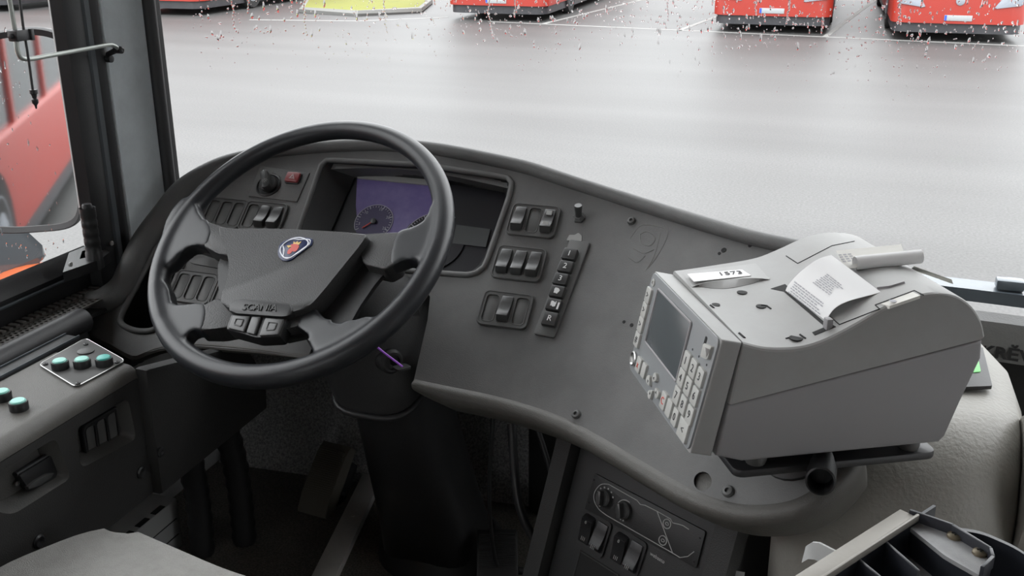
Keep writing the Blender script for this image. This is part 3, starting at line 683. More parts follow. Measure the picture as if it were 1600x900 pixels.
SPK = [[(329, 350), (342, 357), (371, 363), (378, 385), (360, 405), (345, 401), (322, 390), (322, 370)],
       [(556, 372), (578, 371), (632, 367), (628, 392), (622, 416), (604, 426), (572, 418)],
       [(314, 484), (343, 469), (372, 482), (368, 515), (340, 518), (310, 520)],
       [(432, 500), (472, 488), (492, 481), (482, 497), (470, 514), (466, 515), (436, 522)]]
for s in SPK:
    b = MB(); b.prism(wl(roundpoly(s, 4, 2), .004), -.024, .0125, .007, both=True, seg=4); part('spoke', b, 'pad', sw, ang=70)
HS = [(350, 398), (420, 380), (560, 385), (612, 404), (628, 414), (598, 436), (566, 480), (545, 510), (500, 512), (460, 530), (360, 520), (346, 470)]
b = MB(); h0, h1 = wl(HS, -.012, 3), wl(HS, -.045, 3)
cxy = Vector((sum(p[0] for p in h1)/len(h1), sum(p[1] for p in h1)/len(h1)))
b.grid([[(*p, -.006) for p in h0], [(*p, -.014) for p in h0], [(*(Vector(p)*.93+cxy*.07), -.05) for p in h1], [(*(Vector(p)*.55+cxy*.45), -.075) for p in h1]], cv=True)
k = len(h0); b.f.append(tuple(range(k))); b.f.append(tuple(range(3*k, 4*k))); part('hub_housing', b, 'black', sw, ang=60)
PAD = [(343, 358), (371, 362), (420, 362), (460, 363), (530, 367), (577, 370), (570, 382), (562, 393), (553, 404), (532, 430), (512, 455), (494, 476), (482, 486), (456, 493), (400, 493), (354, 484), (346, 470), (354, 456), (361, 435), (361, 412), (357, 394), (350, 380)]
b = MB(); b.prism(wl(roundpoly(PAD, 6, 2), .018), -.012, .026, .013, seg=5); pad = part('centre_pad', b, 'pad', sw, ang=60)
b = MB(); b.prism(wl(roundpoly([(356, 482), (361, 471), (374, 467), (446, 472), (458, 478), (456, 492), (442, 495), (362, 489)], 7, 3), .027), .018, .0275, .002); npl = part('name_plate', b, 'black', sw)
c = Vector(loc(MW, (406, 481), .028)); rot = Matrix.Rotation(R(4), 4, 'Z')
b = MB(); b.text('SCANIA', .0155, T3((c.x, c.y, .0278)) @ rot @ Matrix.Diagonal((1.05, 1, 1, 1)), .0012); part('raised_lettering', b, 'pad', npl)
b = MB(); b.prism(wl(roundpoly([(361, 489), (448, 496), (437, 525), (400, 527), (352, 514)], 4, 2), .022), -.002, .0215, .003); pod = part('button_pod', b, 'black', sw)
for q_ in ([(363.5, 491), (391, 493), (381, 518), (356, 512)], [(393, 493), (408, 494), (398, 522), (384, 519)], [(414, 495), (444, 498), (435, 522), (404, 524)]):
    b = MB(); b.prism(wl(roundpoly(q_, 2.5, 2), .026), .018, .0255, .002); bt = part('button', b, 'rocker', pod)
    if q_[0][0] != 393:
        m2 = [tuple(Vector(p)*.45+(sum((Vector(x) for x in q_), Vector((0, 0)))/4)*.55) for p in q_]
        b = MB(); b.tube([(x, y, .0258) for x, y in wl(roundpoly(m2, 2, 3), .0258)], .0011, 5, closed=True); part('button_ring', b, 'rocker', bt)
# emblem on the pad
ex = lambda l: wl([(420+x/15, 360+y/15) for x, y in l], .027)
BO = [(285, 310), (540, 175), (760, 155), (890, 185), (1000, 190), (1032, 230), (1000, 345), (900, 405), (640, 605), (520, 700), (380, 715), (280, 680), (215, 560), (232, 430)]
b = MB(); b.prism([tuple(p) for p in spl(ex(BO), 3, True)], .022, .0278, .0008); bd = part('emblem', b, 'navy', sw)
b = MB()
ln = lambda l, r_, cl_=True: b.tube([(p.x, p.y, .0281) for p in spl(ex(l), 4, cl_)], r_, 5, closed=cl_)
ln([(340, 340), (540, 210), (750, 180), (900, 240), (930, 320), (860, 420), (600, 600), (440, 670), (330, 610), (275, 480)], .0011)
ln([(350, 330), (550, 220), (740, 225), (960, 225), (960, 330), (860, 400), (640, 560), (520, 640), (350, 640), (355, 560), (365, 460)], .0009)
part('emblem_outline', b, 'badgewhite', bd)
b = MB(); b.prism([tuple(p) for p in spl(ex([(440, 540), (470, 460), (540, 400), (520, 350), (600, 330), (680, 340), (715, 380), (680, 460), (620, 510), (560, 500), (520, 550), (470, 565)]), 3, True)], .0275, .0285); part('emblem_figure', b, 'red', bd)
b = MB(); b.prism(ex([(580, 330), (590, 265), (630, 300), (690, 260), (690, 300), (770, 270), (720, 345), (650, 335)]), .0275, .0284)
b.prism(ex([(425, 370), (500, 360), (560, 385), (500, 400), (470, 420)]), .0275, .0284); part('emblem_crown', b, 'gold', bd)

# ------------------------------------------------------------ steering column
col = thing('steering_column', 'dark steering column with shroud and tall boot standing between the pedals', 'steering column', A(-.70, 1.58, FZ))
def loft(secs, n=28, sq=3.2):
    rows = []
    for c, ux, uy, a, b_ in secs:
        c, ux, uy = Vector(c), Vector(ux), Vector(uy)
        rows.append([c+ux*(a*math.copysign(abs(math.cos(t_))**(2/sq), math.cos(t_)))+uy*(b_*math.copysign(abs(math.sin(t_))**(2/sq), math.sin(t_))) for t_ in [2*math.pi*k/n for k in range(n)]])
    q = MB(); q.grid(rows, cv=True); q.f.append(tuple(range(n))[::-1]); q.f.append(tuple((len(rows)-1)*n+k for k in range(n))); return q
UX = Vector((1, 0, 0)); UT = Vector((0, .72, .69))
b = loft([(A(-.765, 1.355, -.545), UX, UT, .05, .05), (A(-.755, 1.38, -.58), UX, UT, .085, .075), (A(-.725, 1.41, -.645), UX, UT, .098, .092), (A(-.712, 1.425, -.70), UX, Vector((0, .85, .52)), .085, .105), (A(-.712, 1.43, -.725), UX, Vector((0, .9, .43)), .074, .10)])
part('shroud', b, 'dark', col, True, ang=60)
b = MB(); rim_ = [A(-.712, 1.43, -.722)+UX*(.078*math.copysign(abs(math.cos(t_))**.6, math.cos(t_)))+Vector((0, .9, .43))*(.104*math.copysign(abs(math.sin(t_))**.6, math.sin(t_))) for t_ in [R(12*k) for k in range(30)]]
b.tube(rim_, .006, 8, closed=True); part('shroud_rim', b, 'black', col, True, ang=60)
b = loft([(A(-.705, 1.44, -.72), UX, Vector((0, 1, .2)), .068, .085), (A(-.70, 1.48, -.86), UX, Vector((0, 1, .1)), .075, .085), (A(-.695, 1.54, -1.04), UX, Vector((0, 1, 0)), .088, .09), (A(-.69, 1.58, FZ), UX, Vector((0, 1, 0)), .10, .10)]); part('column_boot', b, 'black', col, True, ang=60)
b = loft([(A(-.69, 1.58, FZ), UX, Vector((0, 1, 0)), .125, .125), (A(-.69, 1.58, FZ+.03), UX, Vector((0, 1, 0)), .12, .12), (A(-.69, 1.58, FZ+.045), UX, Vector((0, 1, 0)), .105, .105)], sq=2); part('boot_flange', b, 'dark', col, True)
# ignition lock and cap on the shroud
pk = A(-.668, 1.345, -.665); fk = fr_nx(pk, (.75, -.6, .1), (.6, .75, 0))
b = MB(); b.lathe([(.020, -.03), (.020, .006), (.016, .010), (.013, .010), (.0125, .004), (.0003, .004)], 24, fk); part('ignition_lock', b, 'dark', col, True)
b = MB(); b.lathe([(.017, -.03), (.017, .002), (.015, .004), (.0003, .005)], 24, fr_nx(A(-.655, 1.40, -.605), (.85, -.5, .1), (.5, .85, 0))); part('cap', b, 'dark', col, True)
# stalks
b = MB(); st0 = A(-.82, 1.395, -.575); q0 = S(362, 416, .045); q1 = S(302, 397, .045)
b.tube([st0, q0.lerp(st0, .2), q0, q0.lerp(q1, .5), q1.lerp(q0, .12), q1], [.009, .010, .0125, .0118, .009, .0055], 14, flat=.8); part('indicator_stalk', b, 'rocker', col, True, ang=60)
b = MB(); b.prism(roundpoly([loc(FS(330, 412), p) for p in [(297, 404), (332, 402), (375, 420), (372, 426), (330, 418), (298, 412)]], .004), -.002, .003, .001, FS(330, 412)); part('stalk_guard', b, 'frame', dash, True)
b = MB(); s0 = S(618, 418, .06); b.tube([A(-.70, 1.40, -.60), A(-.69, 1.42, -.57), s0], [.02, .016, .008], 12); part('wiper_stalk', b, 'dark', col, True, ang=60)
# key with a purple strip
b = MB(); k0 = pk+Vector((.004, -.012, .004)); b.box((0, 0, .018), (.003, .010, .03), .001, fk); b.prism(roundpoly([(-.012, -.012), (.012, -.012), (.012, .012), (-.012, .012)], .006), -.0015, .0015, .0006, fk @ T3((0, 0, .042)) @ Matrix.Rotation(R(90), 4, 'X'))
kt = thing('ignition_key', 'ignition key in the column lock with thin purple strip hanging from it', 'key', fk); part('key_body', b, 'black', kt, True)
d0 = (pk-EYE).dot(CF)-.05; b = MB(); b.tube([atd((584, 538), d0), atd((600, 551), d0), atd((629, 573), d0+.005)], .0016, 6, flat=.5); part('purple_strip', b, 'purple', kt, True, label='thin purple plastic strip')

# ------------------------------------------------------------ ticket machine on its arm
DB = 1.08; LA = R(60.46)
LX = Vector((math.sin(LA), math.cos(LA), 0)); LY = Vector((-LX.y, LX.x, 0)); BP = atd((1128, 531), DB)
MT = frame(BP, LX, LY, (0, 0, 1))
def sd(p, y=0): q = MT.inverted() @ onplane(p, LY, BP+LY*y); return (q.x, q.z)
WID = .2273
tm = thing('ticket_machine', 'grey ticket machine with keypad and small screen, printer paper sticking out of its top', 'ticket machine', MT)
fz = [sd(p) for p in [(1128, 531), (1162, 536), (1114, 714), (1078, 709)]]
F0, F1, F2, F3 = [Vector(p) for p in fz]
def side(z, pts): return pts
prof = [sd(p) for p in [(1163, 537), (1200, 545), (1250, 544), (1290, 532), (1340, 506), (1380, 482), (1412, 468), (1440, 461), (1470, 458), (1497, 463), (1520, 479), (1535, 503), (1540, 525), (1534, 560), (1475, 681)]]
base_z = sd((1165, 721))[1]; low = [(prof[-1][0]-.004, base_z), (F2.x+.035, base_z), (F2.x+.004, F2.y)]
split0, split1 = Vector(sd((1140, 632))), Vector(sd((1536, 530)))
FY = frame((0, 0, 0), (1, 0, 0), (0, 0, 1), (0, -1, 0))            # profile plane: x, z, extruded towards -y
# height of the top deck near the side and at the far edge; the shell is ruled between the two
NEAR = [tuple(F1)]+prof[1:]
FAR = [sd(p, WID) for p in [(1023, 423), (1052, 422), (1120, 412), (1178, 402), (1215, 388), (1255, 370), (1285, 363), (1310, 363), (1335, 371)]]
def interp(T_, x):
    if x <= T_[0][0]: return T_[0][1]
    for a, b_ in zip(T_, T_[1:]):
        if a[0] <= x <= b_[0] and b_[0] > a[0]: t = (x-a[0])/(b_[0]-a[0]); return a[1]+(b_[1]-a[1])*t
    return T_[-1][1]
nsm = [tuple(p) for p in spl(NEAR[:13], 5)]; fsm = [tuple(p) for p in spl(FAR, 5)]; xmax = max(p[0] for p in nsm); XE = FAR[-2][0]
ntop = [p for p in nsm if p[0] < prof[11][0]]
def topz(x, y):
    zn = interp(ntop, x); zf = interp(fsm, x) if x < XE else zn+(interp(fsm, XE)-interp(ntop, XE))
    t = max(0, min(1, y/WID)); return zn+(zf-zn)*(t**.8)
DZ = interp(fsm, XE)-interp(ntop, XE)
xs_ = [F1.x+(XE-F1.x)*k/30 for k in range(31)]; tailn = [p for p in nsm if p[0] > XE+.002 and (p[0] >= prof[8][0] or p[1] < .02)]
i0 = next(k for k, p in enumerate(nsm) if p[0] > XE+.002 and k > 10); tailn = nsm[i0:]
def section(y, inset):
    up1 = [(x, y, topz(x, y)-inset) for x in xs_]+[(p[0]-inset*.7, y, p[1]+DZ*(max(0, y/WID)**.8)-inset*.5) for p in tailn]
    lx = F1.lerp(F2, (F1.y-split0.y)/(F1.y-F2.y)).x+.002
    return up1+[(split1.x-inset*.7, y, split1.y), (lx+inset, y, split0.y)]
b = MB(); ys = [(0.0, .0035), (.0012, .0012), (.0035, 0)]+[(WID*k/8, 0) for k in range(1, 8)]+[(WID-.0035, 0), (WID-.0012, .0012), (WID, .0035)]
b.grid([section(y, i_) for y, i_ in ys], cv=True); n_ = len(section(0, 0)); b.f.append(tuple(range(n_))); b.f.append(tuple((len(ys)-1)*n_+k for k in range(n_)))
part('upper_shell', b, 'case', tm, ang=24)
g = .0012; lx = F1.lerp(F2, (F1.y-split0.y)/(F1.y-F2.y)).x+.002
lo_ = [(lx, split0.y-g), (split1.x, split1.y-g)]+prof[13:]+low
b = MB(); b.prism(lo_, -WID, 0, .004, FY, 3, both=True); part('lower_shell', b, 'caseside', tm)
ring = [tuple(F0), tuple(F1-Vector((.0015, 0))), tuple(F2-Vector((.0015, 0))), tuple(F3)]
b = MB(); b.prism(ring, -WID, 0, .003, FY, 3, both=True); part('front_housing', b, 'case', tm)
# front face frame: x across (towards the aisle side), y up, z outwards
fy_ = (F0-F3).normalized(); FYV = LX*fy_.x+Vector((0, 0, 1))*fy_.y; FXV = -LY; FN = FXV.cross(FYV)
MF_ = frame(BP+LY*WID, FXV, FYV, FN); IMF = MT.inverted() @ MF_
def ff(x, y): return loc(MF_, (970+x/2.814, 400+y/2.814))          # coordinates read in the enlarged keypad view
FH = (F0-F3).length
b = MB(); b.prism(roundpoly([(.001, -.001), (WID-.002, -.001), (WID-.002, -FH+.002), (.001, -FH+.002)], .008), -.002, .0022, .0012, IMF); fpn = part('keypad_panel', b, 'face', tm)
scr = [ff(175, 145), ff(322, 297), ff(255, 555), ff(118, 378)]
b = MB(); b.prism(roundpoly(scr, .003), .0015, .0032, .0004, IMF); part('screen', b, 'screenlcd', tm, label='dusty dark screen')
b = MB(); b.tube([IMF @ Vector((x, y, .0032)) for x, y in roundpoly(scr, .003)], .0016, 6, closed=True); part('screen_bezel', b, 'caseside', tm)
pu = (Vector(ff(335, 497))-Vector(ff(305, 463))).length; KW, KH = pu*.80, pu*.95
def key(x, y, s='', w_=1, h_=1, m_='key', lm='inkdark'):
    u, v = ff(x, y); q = MB(); q.prism(rr(KW*w_, KH*h_, .0018, 3, u, v), .001, .0058, .0012, IMF); k_ = part('key', q, m_, tm)
    if s: q = MB(); q.text(s, KH*.62, IMF @ T3((u, v, .0060)), .0002); part('key_mark', q, lm, k_)
for x, y, s in ((135, 175, '>'), (118, 240, '>'), (102, 303, '>'), (86, 368, '#')): key(x, y, s, .95, .95)
for x, y, s in ((305, 463, '1'), (335, 497, '2'), (365, 535, '3'), (283, 537, '4'), (312, 575, '5'), (342, 618, '6'), (262, 615, '7'), (290, 655, '8'), (320, 700, '9')): key(x, y, s)
key(93, 480, 'x', .9, .95, 'key', 'red'); key(116, 505, '', .8, .9)
key(203, 638, 'C', .9, 1, 'key', 'red'); key(228, 671, '', .9, 1); key(255, 710, '0', .9, 1); key(290, 765, '<', 1.5, 1.15)
for (x, y), a in zip(((165, 540), (139, 552), (175, 602), (148, 606)), (60, 150, -30, 240)):
    u, v = ff(x, y); q = MB(); q.prism(roundpoly([(u+.0085*math.cos(R(a+d)), v+.0075*math.sin(R(a+d))) for d in (-60, -20, 20, 60, 180)], .003), .001, .006, .001, IMF); k_ = part('arrow_key', q, 'key', tm)
    q = MB(); q.prism([(u+.0026*math.cos(R(a+d)), v+.0026*math.sin(R(a+d))) for d in (0, 120, 240)], .0058, .0062, 0, IMF); part('key_mark', q, 'inkdark', k_)
u, v = ff(68, 452); b = MB(); b.lathe([(.0095, 0), (.0095, .004), (.008, .005), (.0065, .003), (.0003, .002)], 20, IMF @ T3((u, v, .001))); part('card_reader_ring', b, 'steel', tm)
u, v = ff(152, 118); b = MB(); b.lathe([(.005, 0), (.005, .0024), (.0003, .0026)], 16, IMF @ T3((u, v, .001))); b.text('C', .007, IMF @ T3((u, v, .004))); part('logo_disc', b, 'key', tm)
u, v = ff(380, 378); b = MB(); b.prism(rr(.006, .012, .002, 3, u, v), .001, .0026, .0003, IMF); part('slot', b, 'pit', tm)
b = MB(); b.prism(roundpoly([ff(385, 385), ff(420, 400), ff(402, 458), ff(370, 445)], .002), .001, .006, .0012, IMF); fl = part('flap', b, 'key', tm)
b = MB(); b.prism([ff(396, 405), ff(416, 415), ff(400, 448)], .0055, .0064, 0, IMF); part('arrow_mark', b, 'steel', fl)
b = MB()
for x, y in ((324, 412), (352, 443), (386, 480)): u, v = ff(x, y); b.lathe([(.0014, .001), (.0014, .0026), (.0002, .0026)], 8, IMF @ T3((u, v, 0)))
part('indicator_dots', b, 'inkdark', tm)
# top deck: interpolated height of the shell
def top(p, lift=0):
    d = MT.to_3x3().inverted() @ ray(*p); o = MT.inverted() @ EYE; lo, hi = .6, 1.9
    f = lambda t: (lambda q: q.z-topz(q.x, q.y))(o+d*t)
    for _ in range(40):
        m_ = (lo+hi)/2
        if f(m_) > 0: lo = m_
        else: hi = m_
    q = o+d*lo; return Vector((q.x, q.y, topz(q.x, q.y)+lift))
tc_ = lambda x, y: (1060+x/3.636, 360+y/3.636)                    # read in the enlarged view of the top
def deck(pts, n_=.0006, up_z=.0008, m_='case'):
    q = MB(); P_ = []
    for i in range(len(pts)):
        for k in range(6): P_.append(top(Vector(pts[i]).lerp(Vector(pts[(i+1) % len(pts)]), k/6)))
    c = sum(P_, Vector())/len(P_); c.z = topz(c.x, c.y); n = len(P_); z = Vector((0, 0, 1))
    q.add([p+z*up_z for p in P_]+[c+z*up_z]+[p-z*.003 for p in P_]+[c-z*.003], [(i, (i+1) % n, n) for i in range(n)]+[(n+1+(i+1) % n, n+1+i, 2*n+1) for i in range(n)]+[(i, n+1+i, n+1+(i+1) % n, (i+1) % n) for i in range(n)]); return q
def seam(pts, r_=.0007):
    q = MB(); P_ = []
    for a, b_ in zip(pts, pts[1:]): P_ += [top(Vector(a).lerp(Vector(b_), k/6)) for k in range(7)]
    q.tube(P_, r_, 5); return q
for l in ([tc_(612, 145), tc_(678, 188), (1300, 384), (1335, 377)], [tc_(862, 490), tc_(915, 535), tc_(1143, 446), tc_(1118, 424), tc_(1340, 342), tc_(1392, 368)]): part('cover_seam', seam(l), 'pit', tm)
for l in ([tc_(524, 332), tc_(606, 306), tc_(628, 326), tc_(600, 348)], [tc_(596, 346), tc_(612, 338), tc_(846, 536), tc_(832, 548)], [tc_(760, 580), tc_(870, 534), tc_(895, 548), tc_(775, 596)]): part('printer_slot', deck(l, up_z=.0004), 'pit', tm)
LD = .0045; up3_ = Vector((0, 0, 1))
e_far = [top(p) for p in [tc_(22, 238), tc_(110, 226), tc_(240, 212), tc_(360, 197), tc_(440, 186)]]
e_mid = [top((tc_(x, y)[0], tc_(x, y)[1]+5))+up3_*LD*f_ for x, y, f_ in ((75, 306, .1), (160, 297, 1), (300, 283, 1.1), (420, 272, 1), (520, 262, .1))]
e_arc = [top(tc_(x, y))+up3_*.0004 for x, y in ((76, 308), (150, 325), (270, 331), (400, 308), (521, 264))]
sm5 = lambda l: [Vector(p) for p in spl(l, 5)]
r3 = [sm5(e_far), sm5(e_mid), sm5(e_arc)]
b = MB(); b.grid([r3[0], r3[1], r3[2]]+[[p-up3_*.006 for p in r_] for r_ in (r3[2], r3[1], r3[0])], cu=True); part('sticker_ledge', b, 'case', tm, ang=25)
def ledge(p): q_ = top((p[0], p[1]+4.5)); t_ = min(1, max(0, (p[1]-418)/20)); return q_+up3_*(LD*(.55+.45*t_)+.0009)
sk = [ledge(p) for p in [tc_(50, 250), tc_(360, 222), tc_(412, 260), tc_(88, 297)]]
b = MB(); b.add(sk+[p-up3_*.001 for p in sk], [(0, 1, 2, 3), (7, 6, 5, 4), (0, 4, 5, 1), (1, 5, 6, 2), (2, 6, 7, 3), (3, 7, 4, 0)]); st = part('asset_sticker', b, 'white', tm, label='white paper asset sticker printed 1573')
xd = (sk[1]-sk[0]).normalized(); yd_ = (sk[0]-sk[3]); yd_ = (yd_-xd*yd_.dot(xd)).normalized(); zd = xd.cross(yd_)
b = MB(); b.text('1573', .0155, frame(sk[0].lerp(sk[1], .72).lerp(sk[3].lerp(sk[2], .72), .42)+zd*.0004, xd, yd_, zd), .0002); part('printed_number', b, 'inkdark', st)
for p_, r_ in ((tc_(362, 353), .0062), (tc_(212, 423), .005), (tc_(470, 432), .006), (tc_(668, 612), .0075)):
    c = top(p_); b = MB(); b.lathe([(r_, -.002), (r_, .0006), (.0002, .0006)], 14, T3(c)); part('deck_hole', b, 'pit', tm)
for l, r_ in (([tc_(470, 425), tc_(500, 428), tc_(526, 447)], .0012), ([tc_(610, 615), tc_(640, 606)], .001), ([tc_(690, 592), tc_(722, 614)], .0012), ([tc_(182, 426), tc_(200, 441)], .0015), ([tc_(345, 586), tc_(375, 612)], .0018)): part('deck_mark', seam(l, r_), 'pit', tm)
c = top(tc_(848, 550)); b = MB(); b.box((c.x, c.y, c.z+.004), (.008, .010, .014), .002); part('cutter_catch', b, 'caseside', tm)
b = deck([tc_(1150, 420), tc_(1330, 352), tc_(1375, 372), tc_(1200, 432)], up_z=.0006); lab = part('rating_label', b, 'paperwarm', tm)
c = top(tc_(1218, 408), .0016); b = MB(); b.lathe([(.004, 0), (.0002, .0003)], 14, T3(c)); part('label_mark', b, 'ink', lab)
b = MB()                                                            # long finger grooves behind the paper
for l in ([tc_(1130, 330), tc_(1200, 322), tc_(1280, 298)],): q = seam(l, .0022); b.add(q.v, q.f)
part('groove', b, 'caseside', tm)
# feet and base plate
ft = thing('mounting_arm', 'dark plate and tube arm carrying the ticket machine off the dashboard', 'bracket', MT @ T3((.12, WID*.4, base_z-.03)))
zb = base_z
for x, y in ((F2.x+.06, .02), (prof[-1][0]-.03, .02), (F2.x+.06, WID-.03), (prof[-1][0]-.03, WID-.03)):
    b = MB(); b.lathe([(.011, zb-.014), (.0125, zb-.010), (.0125, zb-.004), (.010, zb+.002)], 16, T3((x, y, 0))); part('rubber_foot', b, 'frame', tm)
b = MB(); b.prism(rr(prof[-1][0]-F2.x-.03, WID-.01, .012, 4, (prof[-1][0]+F2.x+.03)/2, WID/2), zb-.025, zb-.0145, .003, both=True); part('mounting_plate', b, 'rubber', ft, label='black rubber edged plate') if False else None
b.v = [MT @ v for v in b.v]; part('mounting_plate', b, 'rubber', ft, True)
pc = MT @ Vector(((prof[-1][0]+F2.x)/2, WID*.45, zb-.02)); sd_ = S(1240, 700)
b = MB(); b.tube([pc, pc+Vector((0, 0, -.02)), pc.lerp(sd_, .5)+Vector((0, 0, -.02)), sd_-SN(1240, 700)*.01], .02, 16); part('arm_tube', b, 'black', ft, True)
b = MB(); F_ = FS(1240, 700); b.lathe([(.045, -.002), (.045, .006), (.03, .012), (.02, .014)], 24, F_); part('arm_flange', b, 'dark', ft, True)
# open black tube end below the plate
pt = atd((1282, 752), 1.13); back = S(1290, 725); b = MB(); dr = (pt-back); dr = (pt-EYE).normalized()*-.6+Vector((0, -.3, -.15)); dr.normalize()
Mt_ = fr_nx(pt, dr, (1, 0, 0)); b.lathe([(.0165, -.10), (.0165, 0), (.0145, .001), (.0135, -.001), (.0130, -.03), (.0003, -.03)], 24, Mt_); solo('socket_tube', b, 'black', 'short open black tube end beneath the ticket machine plate', 'tube')
# printed paper in the printer
sa, sb = top(tc_(605, 345)), top(tc_(830, 518)); e1, e2 = (870, 140), (1150, 350)
x0 = (sa.x+sb.x)/2; ya, yb = sa.y, sb.y; z0_ = topz(x0, WID*.5)
pr = [(lambda q: (q[0], q[1]))(sd(p, yb)) for p in [tc_(826, 530), tc_(840, 512), tc_(856, 482), tc_(880, 450), tc_(915, 424), tc_(960, 403), tc_(1010, 388), tc_(1060, 375), tc_(1110, 362), tc_(1150, 350)]]
pr[0] = (pr[0][0], pr[0][1]-.004)
pr = [tuple(v) for v in spl([(x, z) for x, z in pr], 3)]
el = [(lambda q: (q[0], q[1]))(sd(p, ya)) for p in [tc_(604, 346), tc_(616, 322), tc_(640, 290), tc_(672, 255), tc_(706, 224), tc_(742, 196), tc_(780, 170), tc_(825, 150), tc_(870, 140)]]
el[0] = (el[0][0], el[0][1]-.004)
def even(l, n):
    l = [Vector(p) for p in spl(l, 4)]; L_ = [0]
    for a, b_ in zip(l, l[1:]): L_.append(L_[-1]+(b_-a).length)
    out = []
    for j in range(n):
        s_ = L_[-1]*j/(n-1); i = max(k for k in range(len(l)-1) if L_[k] <= s_+1e-9); out.append(l[i].lerp(l[i+1], min(1, (s_-L_[i])/max(1e-9, L_[i+1]-L_[i]))))
    return out
NE = 28; EL, ER = even(el, NE), even(pr, NE)
def onsheet(i, v, off=0):
    k = min(int(i), NE-2); f = i-k; l, r_ = EL[k].lerp(EL[k+1], f), ER[k].lerp(ER[k+1], f); d = (EL[k+1]-EL[k]+ER[k+1]-ER[k]).normalized(); p = l.lerp(r_, v)
    return Vector((p.x-d.y*off, ya+(yb-ya)*v, p.y+d.x*off))
def sheet(th=.0003):
    q = MB(); rows = [[onsheet(i, v) for v in (0, .25, .5, .75, 1)] for i in range(NE)]; rows += [[onsheet(i, v, -th) for v in (0, .25, .5, .75, 1)] for i in range(NE-1, -1, -1)]
    q.grid(rows, cu=True); return q
rc = thing('receipt', 'white printed receipt curling out of the ticket machine printer slot', 'receipt', MT @ T3((x0, (ya+yb)/2, z0_)))
def mloc(q): q.v = [MT @ v for v in q.v]; return q
part('paper', mloc(sheet()), 'paper', rc, True)
def printlines(s0, s1, n, seed, v0, v1):
    rnd = random.Random(seed); q = MB()
    for i in range(n):
        f = (s0+(s1-s0)*i/(n-1))*(NE-1); v = v0+rnd.random()*.06; end = v1-rnd.random()*.25*(v1-v0)
        while v < end:
            l = .015+.05*rnd.random(); h = .22; q.add([onsheet(f-h, v, .0005), onsheet(f-h, v+l, .0005), onsheet(f+h, v+l, .0005), onsheet(f+h, v, .0005)], [(0, 1, 2, 3)]); v += l*1.3
    return q
b = printlines(.08, .26, 6, 3, .06, .92); q = printlines(.42, .66, 8, 4, .32, .72); b.add(q.v, q.f); part('printing', mloc(b), 'ink', rc, True)
# rolled up receipt lying on the back of the machine
ra, rb_ = atd((1336, 411), 1.24), None
ra = MT.inverted() @ ra; zc = topz(ra.x+.05, ra.y)+.012
ra = MT.inverted() @ onplane((1336, 411), Vector((0, 0, 1)), (MT @ Vector((0, 0, zc)))); rb_ = MT.inverted() @ onplane((1438, 401), Vector((0, 0, 1)), (MT @ Vector((0, 0, zc+.004))))
ax = (rb_-ra).normalized(); up3 = (Vector((0, 0, 1))-ax*ax.z).normalized(); sdv = ax.cross(up3)
RR = .0085*((MT @ ra)-EYE).dot(CF)/1.15
rl = thing('rolled_receipt', 'cream rolled up receipt lying on top of the ticket machine, tail hanging behind', 'receipt', MT @ T3((ra+rb_)/2-Vector((0, 0, RR))))
rows = []
for k in range(40):
    a = R(90-k*15); r_ = RR*(1-.006*k); rows.append([ra+ax*t_+sdv*(r_*math.cos(a))+up3*(r_*math.sin(a)) for t_ in (0, .03, .06, (rb_-ra).length)])
b = MB(); b.grid(rows); part('roll', mloc(b), 'paper', rl, True)
ln_ = (rb_-ra).length
tl = [(0, RR), (.012, RR+.0015), (.026, RR+.0005), (.036, RR-.001)]
b = MB(); g_ = [[ra+ax*(t_-.012)+sdv*(-u)+up3*v for t_ in (0, ln_*.5, ln_*.9)] for u, v in [(0, RR*.98)]+[(-.0, RR)]]
def flap(o, u, v, w0, w1, th=.0003):
    q = MB(); n = u.cross(v).normalized()*th; q.add([o+u*w0[0], o+u*w0[1], o+u*w1[1]+v, o+u*w1[0]+v]+[p+n for p in (o+u*w0[0], o+u*w0[1], o+u*w1[1]+v, o+u*w1[0]+v)], [(0, 1, 2, 3), (7, 6, 5, 4), (0, 4, 5, 1), (1, 5, 6, 2), (2, 6, 7, 3), (3, 7, 4, 0)]); return q
bk = -sdv if (MT.to_3x3() @ sdv).y < 0 else sdv
part('front_flap', mloc(flap(ra-up3*RR*.7, ax, bk*.034+up3*RR*1.25, (-.012, ln_*.8), (-.008, ln_*.92))), 'paperwarm', rl, True)
q = MB(); rnd = random.Random(5)
o_ = ra-up3*RR*.7; vv = bk*.034+up3*RR*1.25; nn = ax.cross(vv).normalized()*.0006
if nn.z < 0: nn = -nn
for i in range(4):
    s = .35+.12*i; w0 = -.009
    for j in range(3): a0 = w0+j*.006; q.add([o_+ax*a0+vv*s+nn, o_+ax*(a0+.004)+vv*s+nn, o_+ax*(a0+.004)+vv*(s+.06)+nn, o_+ax*a0+vv*(s+.06)+nn], [(0, 1, 2, 3)])
part('printing', mloc(q), 'ink', rl, True)
t0, t1 = MT.inverted() @ atd((1428, 416), ((MT @ rb_)-EYE).dot(CF)), MT.inverted() @ atd((1487, 437), ((MT @ rb_)-EYE).dot(CF)+.03)
dv = t1-t0; b = flap(t0, dv, Vector((.012, .02, -.012)), (0, 1), (-.05, 1.1)); part('tail', mloc(b), 'paperwarm', rl, True)

